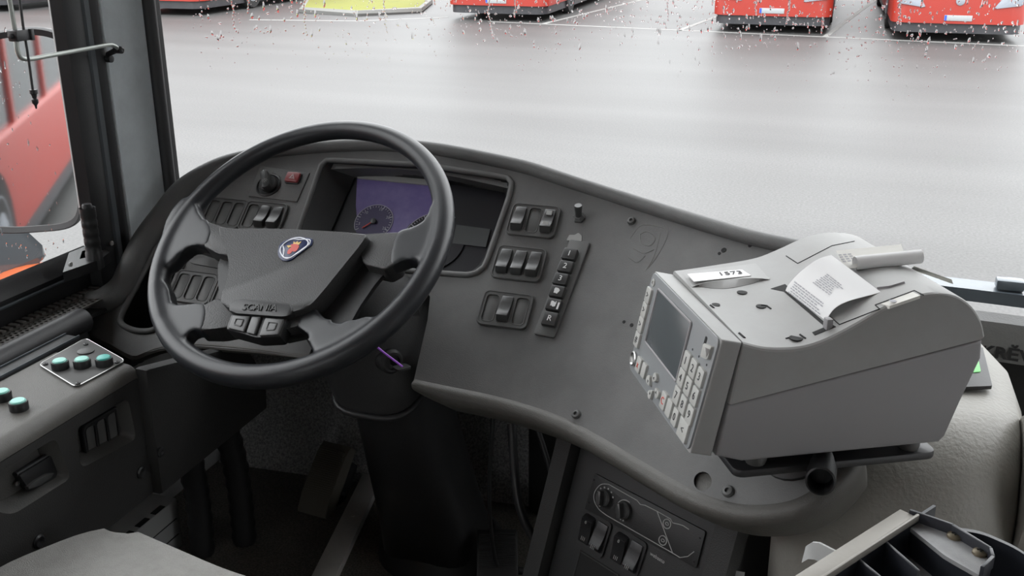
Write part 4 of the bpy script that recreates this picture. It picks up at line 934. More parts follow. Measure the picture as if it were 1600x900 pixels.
# ------------------------------------------------------------ grey padded moulding at the dashboard's end
mo = thing('padded_dash_end', 'light grey grained vinyl moulding rounding off the dashboard behind the ticket machine', 'moulding', A(.13, 1.45, -1.0))
def molsec(x, y0, y1, zt, dz):                 # back edge, flat top, rolled front, fall to the floor
    r_ = .13; pts = [(y1, zt-.10), (y1, zt-.02), (y1-.02, zt)]
    pts += [(y1-(y1-y0-r_)*k/4, zt+.004*math.sin(k*.8)) for k in range(1, 4)]
    pts += [(y0+r_-r_*math.sin(a), zt-r_+r_*math.cos(a)) for a in [R(11.25*k) for k in range(9)]]
    pts += [(y0+.02, zt-.25), (y0+.05, zt-.45), (y0+.06, FZ+.02)]
    return [A(x+dz*(1-abs(p[1]-zt)*0), p[0], p[1]) for p in pts]
secs = []
for x, y0, y1, zt in ((-.055, 1.235, 1.70, -.66), (-.03, 1.20, 1.72, -.625), (.01, 1.185, 1.72, -.607), (.08, 1.18, 1.70, -.60), (.15, 1.19, 1.66, -.60), (.20, 1.21, 1.60, -.603), (.235, 1.25, 1.52, -.615), (.252, 1.29, 1.45, -.65), (.256, 1.32, 1.42, -.70)):
    secs.append(molsec(x, y0, y1, zt, 0))
b = MB(); b.grid(secs); m_ = len(secs[0]); b.f.append(tuple(range(m_))); b.f.append(tuple((len(secs)-1)*m_+k for k in range(m_))); part('pad', b, 'vinyl', mo, True, ang=60)
p = onz((1342, 727), -.655); b = MB(); b.lathe([(.0075, 0), (.0075, .003), (.005, .0045), (.0002, .003)], 16, fr_nx(atd((1342, 727), 1.295), (-.1, -.8, .6), (1, 0, 0))); part('screw', b, 'black', mo, True)
sh = loft([(A(.24, 1.30, -.685), Vector((0, 1, 0)), Vector((0, 0, 1)), .085, .085), (A(.30, 1.31, -.68), Vector((0, 1, 0)), Vector((0, 0, 1)), .10, .10), (A(.52, 1.33, -.68), Vector((0, 1, 0)), Vector((0, 0, 1)), .105, .11)], sq=2.2)
sh2 = MB(); sh2.add(sh.v, sh.f); sh2.box(A(.40, 1.36, -.95), (.24, .14, .5), .03)
tag_ = solo('padded_step_roll', sh2, 'vinyl', 'rounded grey vinyl roll beyond the dashboard moulding at the entrance side', 'moulding', ang=60)
cdm = fr_nx(onz((1525, 573), -.594), (0, 0, 1), (.92, -.1, 0)); cpx = [loc(cdm, p) for p in [(1475, 556), (1535, 545), (1550, 606), (1470, 609)]]
cdt = thing('card_holder', 'flat black card holder with green square lying on the grey vinyl', 'card', cdm)
b = MB(); b.prism(roundpoly(cpx, .003), -.002, .003, .001); part('holder', b, 'black', cdt)
b = MB(); b.prism(roundpoly([loc(cdm, p) for p in [(1490, 562), (1527, 560), (1532, 585), (1486, 588)]], .004), .0028, .0042, .0004); part('green_panel', b, 'green', cdt, label='bright green square')
# windscreen foot rail with sticker lettering, wet sill outside
bx = [-.25+1.45*i/24 for i in range(25)]
rows = [[A(x, wsy(x)-.03+dy, z) for x in bx] for dy, z in ((.0, -.776), (-.006, -.735), (.0, -.70), (.03, -.692), (.03, -.78))]
b = MB(); b.grid(rows, cu=True); rail = struct('trim_13', b, 'bar', ang=60)
pl_ = ony((1574, 553), 1.927); b = MB(); b.text('KRĔV', .030, fr_nx(Vector((pl_.x-.002, wsy(pl_.x)-.0375, pl_.z)), (-.14, -1, .12), (1, 0, 0)) @ Matrix.Diagonal((1.15, 1, 1, 1)), .0006, .0010); struct('sticker_lettering', b, 'rubber', rail)
b = MB(); rows = [[A(x, wsy(x)+.07+dy, z) for x in bx] for dy, z in ((0, -.70), (0, -.675), (.05, -.672), (.05, -.70))]; b.grid(rows, cu=True)
for x in (.30, .36, .62): b.box(A(x, wsy(x)+.09, -.662), (.05, .03, .02), .004)
struct('trim_14', b, 'wet')

# ------------------------------------------------------------ heater controls below the dashboard
NR = Vector((-.459, -.889, .34)).normalized(); MH = fr_nx(atd((1005, 800), 1.5), NR, Vector((.889, -.459, 0)))
hp = lambda x, y: loc(MH, (860+x/4.5, 700+y/4.5))
cons = thing('heater_console', 'dark console under the dashboard holding heater knobs and rocker switches', 'console', MH)
b = MB(); L_ = hp(100, 60); Rr = loc(MH, (1128, 812)); x0, x1 = hp(140, 300)[0]-.012, loc(MH, (1118, 845))[0]
y1 = .13; y0 = -.36
b.plate([(x0-.03, y1), (x1+.035, y1-.02), (x1+.035, y0), (x0-.03, y0)], [[(x0, y1-.03), (x1, y1-.045), (x1, y0+.08), (x0, y0+.08)]], -.02, .012); part('surround', b, 'kicker', cons)
b = MB(); b.box(((x0+x1)/2, (y0+y1)/2-.02, -.09), (x1-x0+.05, y1-y0-.08, .13)); part('housing', b, 'dark', cons)
fac = [hp(160, 95), hp(1085, 590), hp(1000, 960), hp(20, 560)]
b = MB(); b.prism([(x0+.004, y1-.034), (x1-.004, y1-.05), (x1-.004, y0+.09), (x0+.004, y0+.09)], -.026, -.008, .002); part('fascia', b, 'dark', cons)
hc = thing('heater_control', 'heater control panel with two black rotary knobs and white outline', 'control panel', MH)
b = MB(); b.prism(roundpoly([hp(300, 180), hp(1080, 590), hp(1012, 850), hp(228, 430)], .003), -.009, -.004, .001); part('plate', b, 'dark', hc)
k1, k2 = Vector(hp(372, 352)), Vector(hp(512, 440)); r1 = (Vector(hp(372, 260))-k1).length
b = MB(); zz = -.0036
ol = spl([hp(400, 256), hp(345, 258), hp(302, 310), hp(298, 370), hp(330, 430), hp(385, 475)], 5)
b.tube([(p.x, p.y, zz) for p in ol], .0007, 4)
for l in ([hp(400, 256), hp(600, 370), hp(622, 398), hp(655, 404), hp(740, 446), hp(835, 500), hp(850, 528), hp(895, 538), hp(925, 548), hp(965, 575)], [hp(385, 475), hp(845, 738), hp(900, 772), hp(955, 765), hp(1000, 730)], [hp(740, 446), hp(848, 738)]):
    b.tube([(p[0], p[1], zz) for p in l], .0007, 4)
for c, s in ((hp(810, 535), 'o'), (hp(780, 652), 'u')):
    b.tube([(c[0]+.0068*math.cos(R(20*i)), c[1]+.0068*math.sin(R(20*i)), zz) for i in range(18)], .0008, 4, closed=True)
    b.tube([(c[0]+.003*math.cos(R(30*i)), c[1]+.002*math.sin(R(30*i)), zz) for i in range(12)], .0006, 4, closed=True)
for i in range(9): a = R(250-28*i); b.box((k1.x+r1*.80*math.cos(a), k1.y+r1*.80*math.sin(a), zz), (.0024, .0024, .0004))
b.tube([(k2.x+.0155*math.cos(R(a)), k2.y+.0155*math.sin(R(a)), zz) for a in range(70, 200, 12)], .0010, 4)
for i in range(5): a = R(205+18*i); b.box((k2.x+.0155*math.cos(a), k2.y+.0155*math.sin(a), zz), (.0022, .0022, .0004))
part('printed_outline', b, 'icon', hc)
for k_, a in ((k1, 70), (k2, 80)):
    b = MB(); Mk = T3((k_.x, k_.y, -.004)); b.lathe([(.0135, 0), (.0132, .006), (.011, .008), (.0003, .008)], 24, Mk)
    b.prism(roundpoly([(-.0105, -.0038), (.0115, -.0032), (.0115, .0032), (-.0105, .0038)], .002), .006, .017, .002, Mk @ Matrix.Rotation(R(a+30), 4, 'Z')); part('knob', b, 'rocker', hc)
for p in ((295, 225), (1042, 635), (1000, 802), (262, 385)):
    c = hp(*p); b = MB(); b.lathe([(.0016, 0), (.0016, .0012), (.0002, .0012)], 8, T3((c[0], c[1], -.0045))); part('screw', b, 'pit', hc)
for (pa, pb), lb in ((((245, 572), (332, 628)), 'pair of dark rocker switches below the first heater knob'), (((475, 706), (572, 768)), 'pair of dark rocker switches marked 0 nearer the aisle, under the heater panel')):
    a, c = Vector(hp(*pa)), Vector(hp(*pb)); m_ = (a+c)/2; dx = (c-a).length
    t = thing('heater_switch_pair', lb, 'switch panel', MH @ T3((m_.x, m_.y, -.008)) @ Matrix.Rotation(math.atan2((c-a).y, (c-a).x), 4, 'Z'))
    b = MB(); b.plate(rr(dx*2.15, .058, .007), [rr(dx*.84, .046, .005, 4, s*dx/2, 0) for s in (-1, 1)], -.002, .0035); part('frame', b, 'dark', t)
    for s in (-1, 1):
        rb = rocker_mb(s*dx/2, s < 0, .8, dx*.8); rk = part('rocker', rb, 'black', t)
        b = MB()
        for j in range(3): b.box((s*dx/2-.003+.003*j, -.0155, .0135 if s > 0 else .007), (.0008, .006, .0006))
        if s < 0: b.text('0', .007, T3((s*dx/2, .012, .0125)))
        part('symbol', b, 'icon', rk)
c = hp(730, 776); b = MB(); b.text('webasto', .008, T3((c[0], c[1], -.0078)) @ Matrix.Rotation(R(-4), 4, 'Z')); part('lettering', b, 'icon', cons)
b = MB(); b.prism(roundpoly([hp(185, 735), hp(450, 905), hp(420, 1050), hp(130, 980)], .003), -.010, -.0072); tubes = [hp(185, 735), hp(450, 905)]; part('storage_slot', b, 'pit', cons)
b = MB(); b.tube([(x, y, -.0075) for x, y in [hp(130, 950), hp(192, 728), hp(460, 900)]], .0018, 6); part('slot_lip', b, 'kicker', cons)
# small pale notice with bracket right of the console
Mn = fr_nx(ony((1143, 890), 1.225), (-.3, -.9, .2), (.95, -.3, 0)); b = MB(); b.prism([loc(Mn, p) for p in [(1122, 885), (1164, 894), (1160, 925), (1118, 925)]], 0, .002, 0, Mn); solo('notice_card', b, 'liner', 'small pale card fixed low beside the heater console', 'card')

# ------------------------------------------------------------ side console by the window
CX, CT = -.990, -.632
sc_ = thing('side_console', 'dusty grey armrest console under the side window with recessed front', 'console', A(-1.07, .7, -.87))
Mf = frame(A(CX, 0, 0), (0, 1, 0), (0, 0, 1), (1, 0, 0))
fl_ = lambda p: (lambda q: (q.y, q.z-EYE.z))(onx(p, CX))
PK1 = roundpoly([fl_(p) for p in [(-14, 746), (87, 684), (111, 747), (21, 804), (-6, 800)]], .012)
PK2 = roundpoly([fl_(p) for p in [(117, 671), (200, 622), (213, 686), (127, 732)]], .012)
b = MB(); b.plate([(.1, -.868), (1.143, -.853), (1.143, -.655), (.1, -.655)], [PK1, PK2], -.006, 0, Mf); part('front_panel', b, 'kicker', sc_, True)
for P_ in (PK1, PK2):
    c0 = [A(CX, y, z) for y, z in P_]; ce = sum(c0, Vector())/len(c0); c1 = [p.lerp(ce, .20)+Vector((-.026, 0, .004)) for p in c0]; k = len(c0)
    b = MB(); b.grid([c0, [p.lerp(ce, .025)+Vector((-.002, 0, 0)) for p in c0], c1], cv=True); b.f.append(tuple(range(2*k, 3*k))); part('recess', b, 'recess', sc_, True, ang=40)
b = MB(); prf = [(-1.139, -.66), (-1.139, CT-.002), (-1.134, CT)]+[(-1.010+.02*math.sin(R(a)), CT-.02+.02*math.cos(R(a))) for a in range(0, 91, 15)]+[(CX, -.654), (-1.01, -.654)]
rows = [[A(x, y, z) for x, z in prf] for y in (.1, .4, .7, .9, 1.12, 1.14)]
rows.append([A(x*1-.0, 1.146, z-.004) for x, z in prf]); b.grid(rows, cv=True); k = len(prf); b.f.append(tuple(range(k))); b.f.append(tuple((len(rows)-1)*k+i for i in range(k))); part('padded_top', b, 'lip', sc_, True, ang=60)
b = MB(); b.box(A(-1.175, .62, -.76), (.24, 1.04, .20)); part('carcass', b, 'dark', sc_, True)
for p in ((220, 738), (60, 846)):
    b = MB(); c = onx(p, CX); b.lathe([(.010, 0), (.010, .002), (.0075, .004), (.004, .003), (.0003, .002)], 16, frame(c, (0, 1, 0), (0, 0, 1), (1, 0, 0))); part('screw', b, 'black', sc_, True)
# rail pieces along the window side of the console
b = MB(); b.tube([A(-1.196, -.2, -.636), A(-1.196, 1.27, -.636)], .0215, 16); b.box(A(-1.205, .53, -.655), (.05, 1.46, .03)); part('black_rail', b, 'rubber', sc_, True, ang=50)
b = MB(); b.box(A(-1.155, .50, -.640), (.028, 1.40, .02), .002); part('channel', b, 'black', sc_, True)
b = MB()
for x in (-1.168, -1.142): b.box(A(x, .50, -.6295), (.0022, 1.40, .004), .0006)
part('channel_edges', b, 'slate', sc_, True)
# push buttons
def push_button(p, name, label, m_, group=None, r_=.0125, z=CT, parent=None):
    c = onz(p, z+.012); c.z = EYE.z+z
    prof_ = [(r_*1.0, 0), (r_*1.02, .010), (r_*.96, .0118), (r_*.84, .0118)]
    if parent:
        b = MB(); b.lathe(prof_, 24, T3(c)); bt = part('push_button', b, 'black', parent, True)
    else:
        bt = thing(name, label, 'button', c, group); b = MB(); b.lathe(prof_, 24); part('collar', b, 'black', bt)
    b = MB(); b.lathe([(r_*.82, .008), (r_*.82, .0128), (r_*.7, .0142), (.0003, .0146)], 24, T3(c))
    part('lens', b, m_, bt, True); return bt
plm = A(-1.067, 1.117, CT); bp = thing('push_button_plate', 'screwed diamond plate carrying three teal push buttons on the side console', 'button panel', plm)
b = MB(); b.prism(roundpoly([tuple(onz(p, CT)[:2]) for p in [(61, 572), (134, 531), (196, 566), (119, 607)]], .010), EYE.z+CT-.001, EYE.z+CT+.0035, .0012); part('plate', b, 'frame', bp, True)
b = MB(); b.tube([(x, y, EYE.z+CT+.0028) for x, y in roundpoly([tuple(onz(p, CT)[:2]) for p in [(61, 572), (134, 531), (196, 566), (119, 607)]], .010)], .0009, 5, closed=True); part('plate_edge', b, 'steel', bp, True)
for p, m_ in (((93, 564), 'teal'), ((127.5, 561.5), 'teal'), ((162, 559), 'tealdeep')): push_button(p, '', '', m_, z=CT+.003, parent=bp)
for p in ((71, 569), (134, 538), (183, 566), (122, 599)):
    c = onz(p, CT+.004); b = MB(); b.lathe([(.0038, 0), (.0038, .0022), (.0015, .0028), (.0002, .0015)], 10, T3(c-Vector((0, 0, .001)))); part('screw', b, 'black', bp, True)
c = onz((134, 549), CT+.004); b = MB(); b.lathe([(.0125, -.001), (.0125, .0012), (.011, .002), (.0003, .002)], 24, T3(c)); part('blank_disc', b, 'frame', bp, True)
push_button((2, 612), 'push_button', 'teal push button half cut by the edge of the view on the console', 'teal')
push_button((28, 627), 'push_button', 'teal push button standing alone on the console in front of its cut off neighbour', 'teal')
# switches and lid in the recesses
c = onx((157, 676), CX-.023); sp_ = Vector((0, 1, 0)); Ms = frame(c, (0, 1, 0), (0, 0, 1), (1, 0, 0)) @ Matrix.Rotation(R(-1), 4, 'Z') @ Matrix.Diagonal((.92, .92, 1, 1))
switch_module(Ms, 'bbb', 'black three slot switch panel recessed in the front of the side console', mats=('black', 'rocker', 'frame'))
c = onx((50, 738), CX-.025); Ms = frame(c, (0, 1, 0), (0, 0, 1), (1, 0, 0))
la = thing('ashtray', 'small black flip lid ashtray recessed in the side console', 'ashtray', Ms)
qd = [loc(Ms, p) for p in [(19, 740), (74, 707), (83, 740), (37, 766)]]
b = MB(); b.prism(roundpoly(qd, .004), -.002, .012, .002); part('lid', b, 'black', la)
b = MB(); q = [loc(Ms, p, .012) for p in [(40, 760), (52, 750), (70, 740), (82, 738), (76, 747), (60, 757), (42, 765)]]; b.prism(q, .010, .0165, .002); part('finger_grip', b, 'rocker', la)
b = MB()
for p in ((24, 755), (79, 722)): x, y = loc(Ms, p); b.lathe([(.004, -.001), (.004, .004), (.0015, .005), (.0002, .003)], 12, T3((x, y, 0)))
part('screw', b, 'frame', la)
x, y = loc(Ms, (19, 740)); x2, y2 = loc(Ms, (74, 707)); b = MB(); b.tube([(x, y, .006), (x2, y2, .006)], .003, 8); part('hinge', b, 'black', la)

# ------------------------------------------------------------ window latch, blind rod, cord, mirror
lt = thing('window_latch', 'black ribbed window latch grip on an angled bracket by the side window', 'handle', A(-1.24, 1.33, -.585))
b = MB(); Hh = onx((150, 418), -1.235); top_ = onx((141, 322), -1.235); ht = top_.z-Hh.z
pro = [(.0145, 0), (.0145, .028), (.0132, .03)]
for k in range(5): pro += [(.0132, .036+.016*k), (.0120, .040+.016*k), (.0132, .044+.016*k)]
pro += [(.0132, ht-.012), (.012, ht-.006), (.0085, ht-.005), (.0085, ht+.003), (.007, ht+.006), (.0003, ht+.006)]
b.lathe(pro, 20, frame(Hh, (1, 0, 0), (0, 1, 0), (top_-Hh).normalized()) if False else T3(Hh)); part('grip', b, 'black', lt, True, ang=50)
b = MB(); b.plate([(-1.235, 1.283), (-1.222, 1.36), (-1.235, 1.40), (-1.30, 1.425), (-1.30, 1.372)], [[(-1.285, 1.388), (-1.258, 1.35), (-1.25, 1.365), (-1.278, 1.40)]], EYE.z-.578, EYE.z-.56); part('bracket', b, 'black', lt, True)
b = MB(); c = onx((109, 413), -1.236); b.lathe([(.004, 0), (.004, .003), (.0003, .003)], 10, frame(c, (0, 1, 0), (0, 0, 1), (1, 0, 0))); part('screw', b, 'icon', lt, True)
b = MB(); c = onx((173, 380), -1.252); b.lathe([(.0045, -.004), (.0045, .003), (.002, .004), (.0003, .003)], 12, frame(c, (0, 1, 0), (0, 0, 1), (1, 0, 0))); solo('frame_screw', b, 'icon', 'small bright screw in the black window frame behind the latch', 'screw')
br = thing('blind_rod', 'thin grey metal rod bent round to a bracket on the pillar', 'rod', A(-1.225, 1.45, -.23))
b = MB(); e = onx((186, 78), -1.212); b.tube([tuple(p) for p in [A(-1.205, 1.226, .30), onx((15, 0), -1.205), onx((22, 40), -1.205)]]+[tuple(p) for p in spl([onx((25, 58), -1.205), onx((27, 78), -1.205), onx((34, 91), -1.205), onx((50, 92), -1.205)], 5)]+[tuple(onx((110, 81), -1.205)), tuple(onx((165, 71), -1.208))]+[tuple(p) for p in spl([onx((174, 70), -1.209), onx((181, 73), -1.21), e], 4)], .0035, 10); part('rod', b, 'rod', br, True, ang=60)
b = MB(); c2 = onx((170, 92), -1.243); b.tube([e, e+Vector((-.004, 0, 0)), c2.lerp(e, .5)+Vector((-.012, 0, 0)), c2], [.0052, .0052, .0045, .0055], 10)
b.lathe([(.0062, -.008), (.0062, .006), (.003, .008), (.0003, .007)], 12, frame(e, (0, 1, 0), (0, 0, 1), (1, 0, 0))); b.lathe([(.0062, -.004), (.0062, .006), (.0003, .007)], 12, frame(c2, (0, 1, 0), (0, 0, 1), (1, 0, 0))); part('bracket', b, 'rubber', br, True)
cr = thing('pull_cord', 'black blind cord with clip and end plug hanging in front of the side window', 'cord', A(-1.20, 1.25, -.27))
b = MB(); b.tube([onx((26, -60), -1.195), onx((31, 0), -1.195), onx((36, 40), -1.195), onx((41, 70), -1.196), onx((45, 95), -1.197), onx((51, 140), -1.197)], .002, 8); part('cord', b, 'rubber', cr, True)
b = MB(); c = onx((30, 55), -1.200); b.box(c, (.018, .028, .016), .002); b.box(c+Vector((.002, .015, 0)), (.020, .006, .017), .001); b.lathe([(.004, -.003), (.004, .004), (.0003, .005)], 10, fr_nx(c+Vector((0, -.015, 0)), (0, -1, 0), (1, 0, 0))); part('clip', b, 'rubber', cr, True)
b = MB(); c = onx((52, 140), -1.197); b.lathe([(.006, 0), (.006, -.006), (.0045, -.007), (.003, -.013), (.0048, -.015), (.0048, -.02), (.002, -.024), (.0012, -.029)], 14, T3(c)); part('end_plug', b, 'rubber', cr, True)
# outside mirror
mc = A(-1.62, 1.66, -.345); Mm = fr_nx(mc, (.30, -.953, .02), (1, .3, 0)); mq = [loc(Mm, p) for p in [(-65, 60), (60, 38), (118, 60), (128, 120), (130, 330), (118, 358), (10, 366), (-70, 355)]]
sm = thing('side_mirror', 'black outside mirror beyond the side window reflecting the neighbouring bus', 'mirror', Mm)
o_ = roundpoly(mq, .05, 6); sm_c = Vector((sum(p[0] for p in o_)/len(o_), sum(p[1] for p in o_)/len(o_)))
b = MB(); b.grid([[(*p, -.004) for p in o_], [(*p, .004) for p in o_], [(*(Vector(p)*.985+sm_c*.015), .008) for p in o_], [(*(Vector(p)*.93+sm_c*.07), .004) for p in o_], [(*(Vector(p)*.93+sm_c*.07), -.002) for p in o_]], cv=True)
b.grid([[(*p, -.004) for p in o_], [(*(Vector(p)*.97+sm_c*.03), -.05) for p in o_], [(*(Vector(p)*.7+sm_c*.3), -.09) for p in o_]], cv=True); k = len(o_); n_ = len(b.v); b.f.append(tuple(range(n_-k, n_))); part('housing', b, 'black', sm, ang=50)
b = MB(); b.prism([tuple(Vector(p)*.935+sm_c*.065) for p in o_], -.004, .002); part('mirror_glass', b, 'mirrorglass', sm)
b = MB(); b.tube([(sm_c.x+.04, sm_c.y+.05, -.08), (sm_c.x+.12, sm_c.y+.28, -.06), (sm_c.x+.25, sm_c.y+.42, .02), (sm_c.x+.33, sm_c.y+.46, .05)], .015, 10); part('arm', b, 'black', sm)

# ------------------------------------------------------------ floor level
seat = thing('driver_seat', 'grey fabric cushion of the driver seat showing its front corner', 'seat', A(-.66, .66, FZ))
pts = [(-.435, .36), (-.43, .82), (-.50, .895), (-.70, .915), (-.885, .955), (-.925, .925), (-.972, .83), (-.975, .36)]
b = MB(); b.prism(roundpoly(pts, .03, 3), EYE.z-.90, EYE.z-.775, .03, seg=6, both=True); part('cushion', b, 'fabric', seat, True, ang=80)
b = MB(); b.prism(rr(.36, .36, .05, 4, -.68, .62), EYE.z-1.09, EYE.z-.90, .01); part('suspension_base', b, 'black', seat, True)
b = MB(); b.prism(rr(.42, .42, .03, 4, -.68, .62), EYE.z+FZ, EYE.z-1.09, .01); part('pedestal', b, 'dark', seat, True)
def pedal(name, label, px, tilt, wd, ln, m_, yaw=0):
    c = px; M = T3(c) @ Matrix.Rotation(R(yaw), 4, 'Z') @ Matrix.Rotation(R(tilt), 4, 'X')
    t = thing(name, label, 'pedal', M)
    b = MB(); b.prism([(-ln/2, -.012), (-ln/2, .004), (-ln*.42, .018), (-ln*.2, .026), (ln*.35, .022), (ln/2, .012), (ln/2, -.012)], -wd/2, wd/2, .003, frame((0, 0, 0), (0, 1, 0), (0, 0, 1), (1, 0, 0)), both=True); part('pad', b, m_, t)
    b = MB()
    for i in range(22):
        y = -ln*.17+ln*.58*i/21; b.box((0, y, .0248-.004*max(0, (y+.2*ln)/ln)), (wd*.88, .0022, .004), .0006)
    part('ribs', b, m_, t)
    b = MB(); b.box((wd*.3, 0, -.03), (.016, ln*.7, .045), .004); b.tube([(wd*.5, -.01, -.012), (wd*.62, -.01, -.015)], .007, 10); part('hinge_arm', b, 'black', t); return t
pedal('foot_pedal', 'worn ribbed foot pedal on the floor between kick panel and column', A(-.985, 1.66, -1.125), 48, .072, .165, 'pedalrubber', -6)
pedal('brake_pedal', 'worn dark foot pedal in the shade beyond the steering column', A(-.545, 1.50, -1.12), 40, .075, .12, 'dark', 20)
a0, a1 = onz((563, 782), FZ+.025), onz((505, 902), FZ+.025); d = (a1-a0).normalized(); s = Vector((-d.y, d.x, 0))
b = MB(); Ma = frame(a0.lerp(a1, .5)-Vector((0, 0, .025)), d, s, (0, 0, 1)); b.box((.06, 0, .0235), (.60, .044, .003), .001, Ma); b.box((.06, -.0215 if (Ma.to_3x3() @ Vector((0, 1, 0))).x > 0 else .0215, .012), (.60, .003, .024), 0, Ma); b.box((.06, 0, .011), (.6, .036, .022), 0, Ma)
for x in (-.075, .17): b.lathe([(.004, .0245), (.004, .0262), (.0003, .0262)], 10, Ma @ T3((x, 0, 0)))
solo('floor_strip', b, 'scuffedalu', 'worn aluminium edge strip running across the cab floor', 'strip')
hb = thing('heater_box', 'low grey heater box with slotted top edge on the floor under the console', 'heater', A(-1.23, 1.26, FZ))
b = MB(); b.box(A(-1.225, 1.24, FZ+.056), (.10, .36, .108), .004); part('case', b, 'liner', hb, True)
b = MB()
for i in range(7): b.box(A(-1.182, 1.10+.045*i, FZ+.1105), (.012, .03, .002), .0008)
part('slots', b, 'pit', hb, True)
b = MB(); b.box(A(-1.1745, 1.24, FZ+.07), (.002, .34, .0015)); b.box(A(-1.1745, 1.24, FZ+.035), (.002, .34, .0015)); part('panel_lines', b, 'kicker', hb, True)
b = MB(); rnd = random.Random(2); g_ = [[A(-1.16+.02*i+.006*rnd.random(), 1.02+.02*j, FZ+.02+.03*math.sin(i*1.3+j)*.5+.02*(j % 2)) for j in range(6)] for i in range(4)]; b.grid(g_+[[p-Vector((0, 0, .02)) for p in r_] for r_ in g_[::-1]], cu=True); solo('yellow_cloth', b, 'yellow', 'scrap of yellow cloth between the seat cushion and the grey heater box', 'cloth')
for k, (x, lb) in enumerate(((-1.055, 'black corrugated hose dropping under the kick panel, nearer the heater box'), (-1.02, 'black corrugated hose under the kick panel, nearer the foot pedal'))):
    p0_, p1_ = A(x-.06+k*.02, 1.36+k*.05, -.80), A(x-.06+k*.02, 1.40+k*.06, FZ+.01); b = MB(); b.tube([p0_.lerp(p1_, i/24)+Vector((0, .02*math.sin(i/24*3.14), 0)) for i in range(25)], [.022+.003*(i % 2) for i in range(25)], 12); solo('floor_hose', b, 'black', lb, 'hose', ang=60)
# cables hanging under the dashboard
CB = [([(-.50, 1.45, -.80), (-.47, 1.40, -.92), (-.43, 1.40, -.99), (-.415, 1.42, -.93), (-.41, 1.44, -.82)], .008, 'thick cable loop hanging under the dashboard'),
      ([(-.46, 1.46, -.80), (-.425, 1.45, -.90), (-.415, 1.46, -1.0), (-.42, 1.47, -1.1)], .005, 'thin cable running down beside the heater console'),
      ([(-.54, 1.47, -.80), (-.545, 1.46, -.95), (-.54, 1.47, -1.08), (-.53, 1.5, FZ+.01)], .004, 'thin cable dropping straight to the floor beyond the column')]
for pts, r_, lb in CB:
    b = MB(); b.tube(spl([A(*p) for p in pts], 8), r_, 8); solo('cable', b, 'black', lb, 'cable', ang=60)
pw = ony((839, 828), 1.40); ct = thing('cable_plug', 'cable ending in a small brass coloured plug hanging under the dashboard', 'cable', pw)
pe = ony((862, 772), 1.40); b = MB(); b.tube(spl([pw, pw.lerp(pe, .5)+Vector((-.004, 0, .004)), pe, A(-.36, 1.42, -.80)], 6), .003, 8); part('lead', b, 'black', ct, True)
dd = (pw-pe).normalized(); Mp = fr_nx(pw, dd, (1, 0, 0)); b = MB(); b.box((0, 0, .006), (.010, .008, .018), .001, Mp); b.box((.002, 0, -.006), (.006, .006, .012), .001, Mp); part('plug', b, 'brass', ct, True)
# lower firewall box seen behind the cables
b = MB(); b.box(A(-.42, 1.80, -1.0), (.30, .12, .34), .02); b.box(A(-.42, 1.73, -.90), (.26, .05, .03), .008); solo('junction_box', b, 'dark', 'dark box on the bulkhead behind the hanging cables', 'box')

# ------------------------------------------------------------ coin tray in the aisle corner
TZ = -.518; TD = .9
MTY = frame(onz((1412, 797), TZ), Vector((-.857, -.0, 0))*0+(onz((1250, 900), TZ)-onz((1412, 797), TZ)).normalized(), (0, 0, 0), (0, 0, 1))
tx = (onz((1250, 900), TZ)-onz((1412, 797), TZ)).normalized(); ty = Vector((0, 0, 1)).cross(tx); MTY = frame(onz((1412, 797), TZ), tx, ty, (0, 0, 1))
tr = thing('coin_tray', 'grey coin tray with pale metal edge strip and black dividers beside the ticket machine', 'tray', MTY)
lt_ = lambda p, z=0: loc(MTY, p, z)
DY = .22; sgn = 1 if lt_((1500, 880))[1] > 0 else -1
b = MB(); b.box((.125, sgn*.006, -.001), (.246, .017, .004), .001); b.box((.125, sgn*.0155, .001), (.246, .003, .007), .001); b.box((.125, -sgn*.001, -.012), (.246, .003, .022)); part('edge_strip', b, 'alu', tr, label='pale metal edge strip')
fz_ = -.05
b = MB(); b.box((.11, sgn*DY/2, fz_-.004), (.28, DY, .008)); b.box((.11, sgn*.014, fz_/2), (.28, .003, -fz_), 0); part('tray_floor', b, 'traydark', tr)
dv_ = [lt_((1415+x/4.324*0-0, 0)) for x in (0,)]
def wall_between(p, q, z0, z1, th=.003):
    a, c = Vector(lt_(p, z1)), Vector(lt_(q, z1)); n = (c-a).normalized(); m_ = Vector((-n.y, n.x))*th/2
    q_ = MB(); q_.prism([tuple(a+m_), tuple(a-m_), tuple(c-m_), tuple(c+m_)], z0, z1, .0008); return q_
zoomp = lambda x, y: (1230+x/4.324, 780+y/4.324)
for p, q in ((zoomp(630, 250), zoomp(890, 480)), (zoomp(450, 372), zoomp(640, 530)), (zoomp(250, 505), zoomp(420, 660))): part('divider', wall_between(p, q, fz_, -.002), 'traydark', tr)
for p in (zoomp(900, 380), zoomp(720, 510), zoomp(1000, 330)):
    a = lt_(p, fz_+.012); b = MB(); b.lathe([(.042, -.02), (.038, .004), (.026, .013), (.010, .017), (.0003, .018)], 24, T3((a[0], a[1], fz_-.004))); part('coin_dome', b, 'tray', tr, ang=60)
for p in (zoomp(712, 275), zoomp(745, 300), zoomp(560, 410), zoomp(520, 385)):
    a = lt_(p, -.02); b = MB(); b.box((a[0], a[1], -.03), (.012, .007, .02), .002); part('spring_clip', b, 'kicker', tr)
arm = [zoomp(775, 62), zoomp(805, 52), zoomp(1120, 165), zoomp(1380, 325), zoomp(1398, 385), zoomp(1318, 465), zoomp(1070, 325), zoomp(800, 110)]
al = [lt_(p, .002) for p in arm]
b = MB(); b.prism(roundpoly(al, .004), -.010, -.006, .001); pl2 = part('end_bracket', b, 'tray', tr)
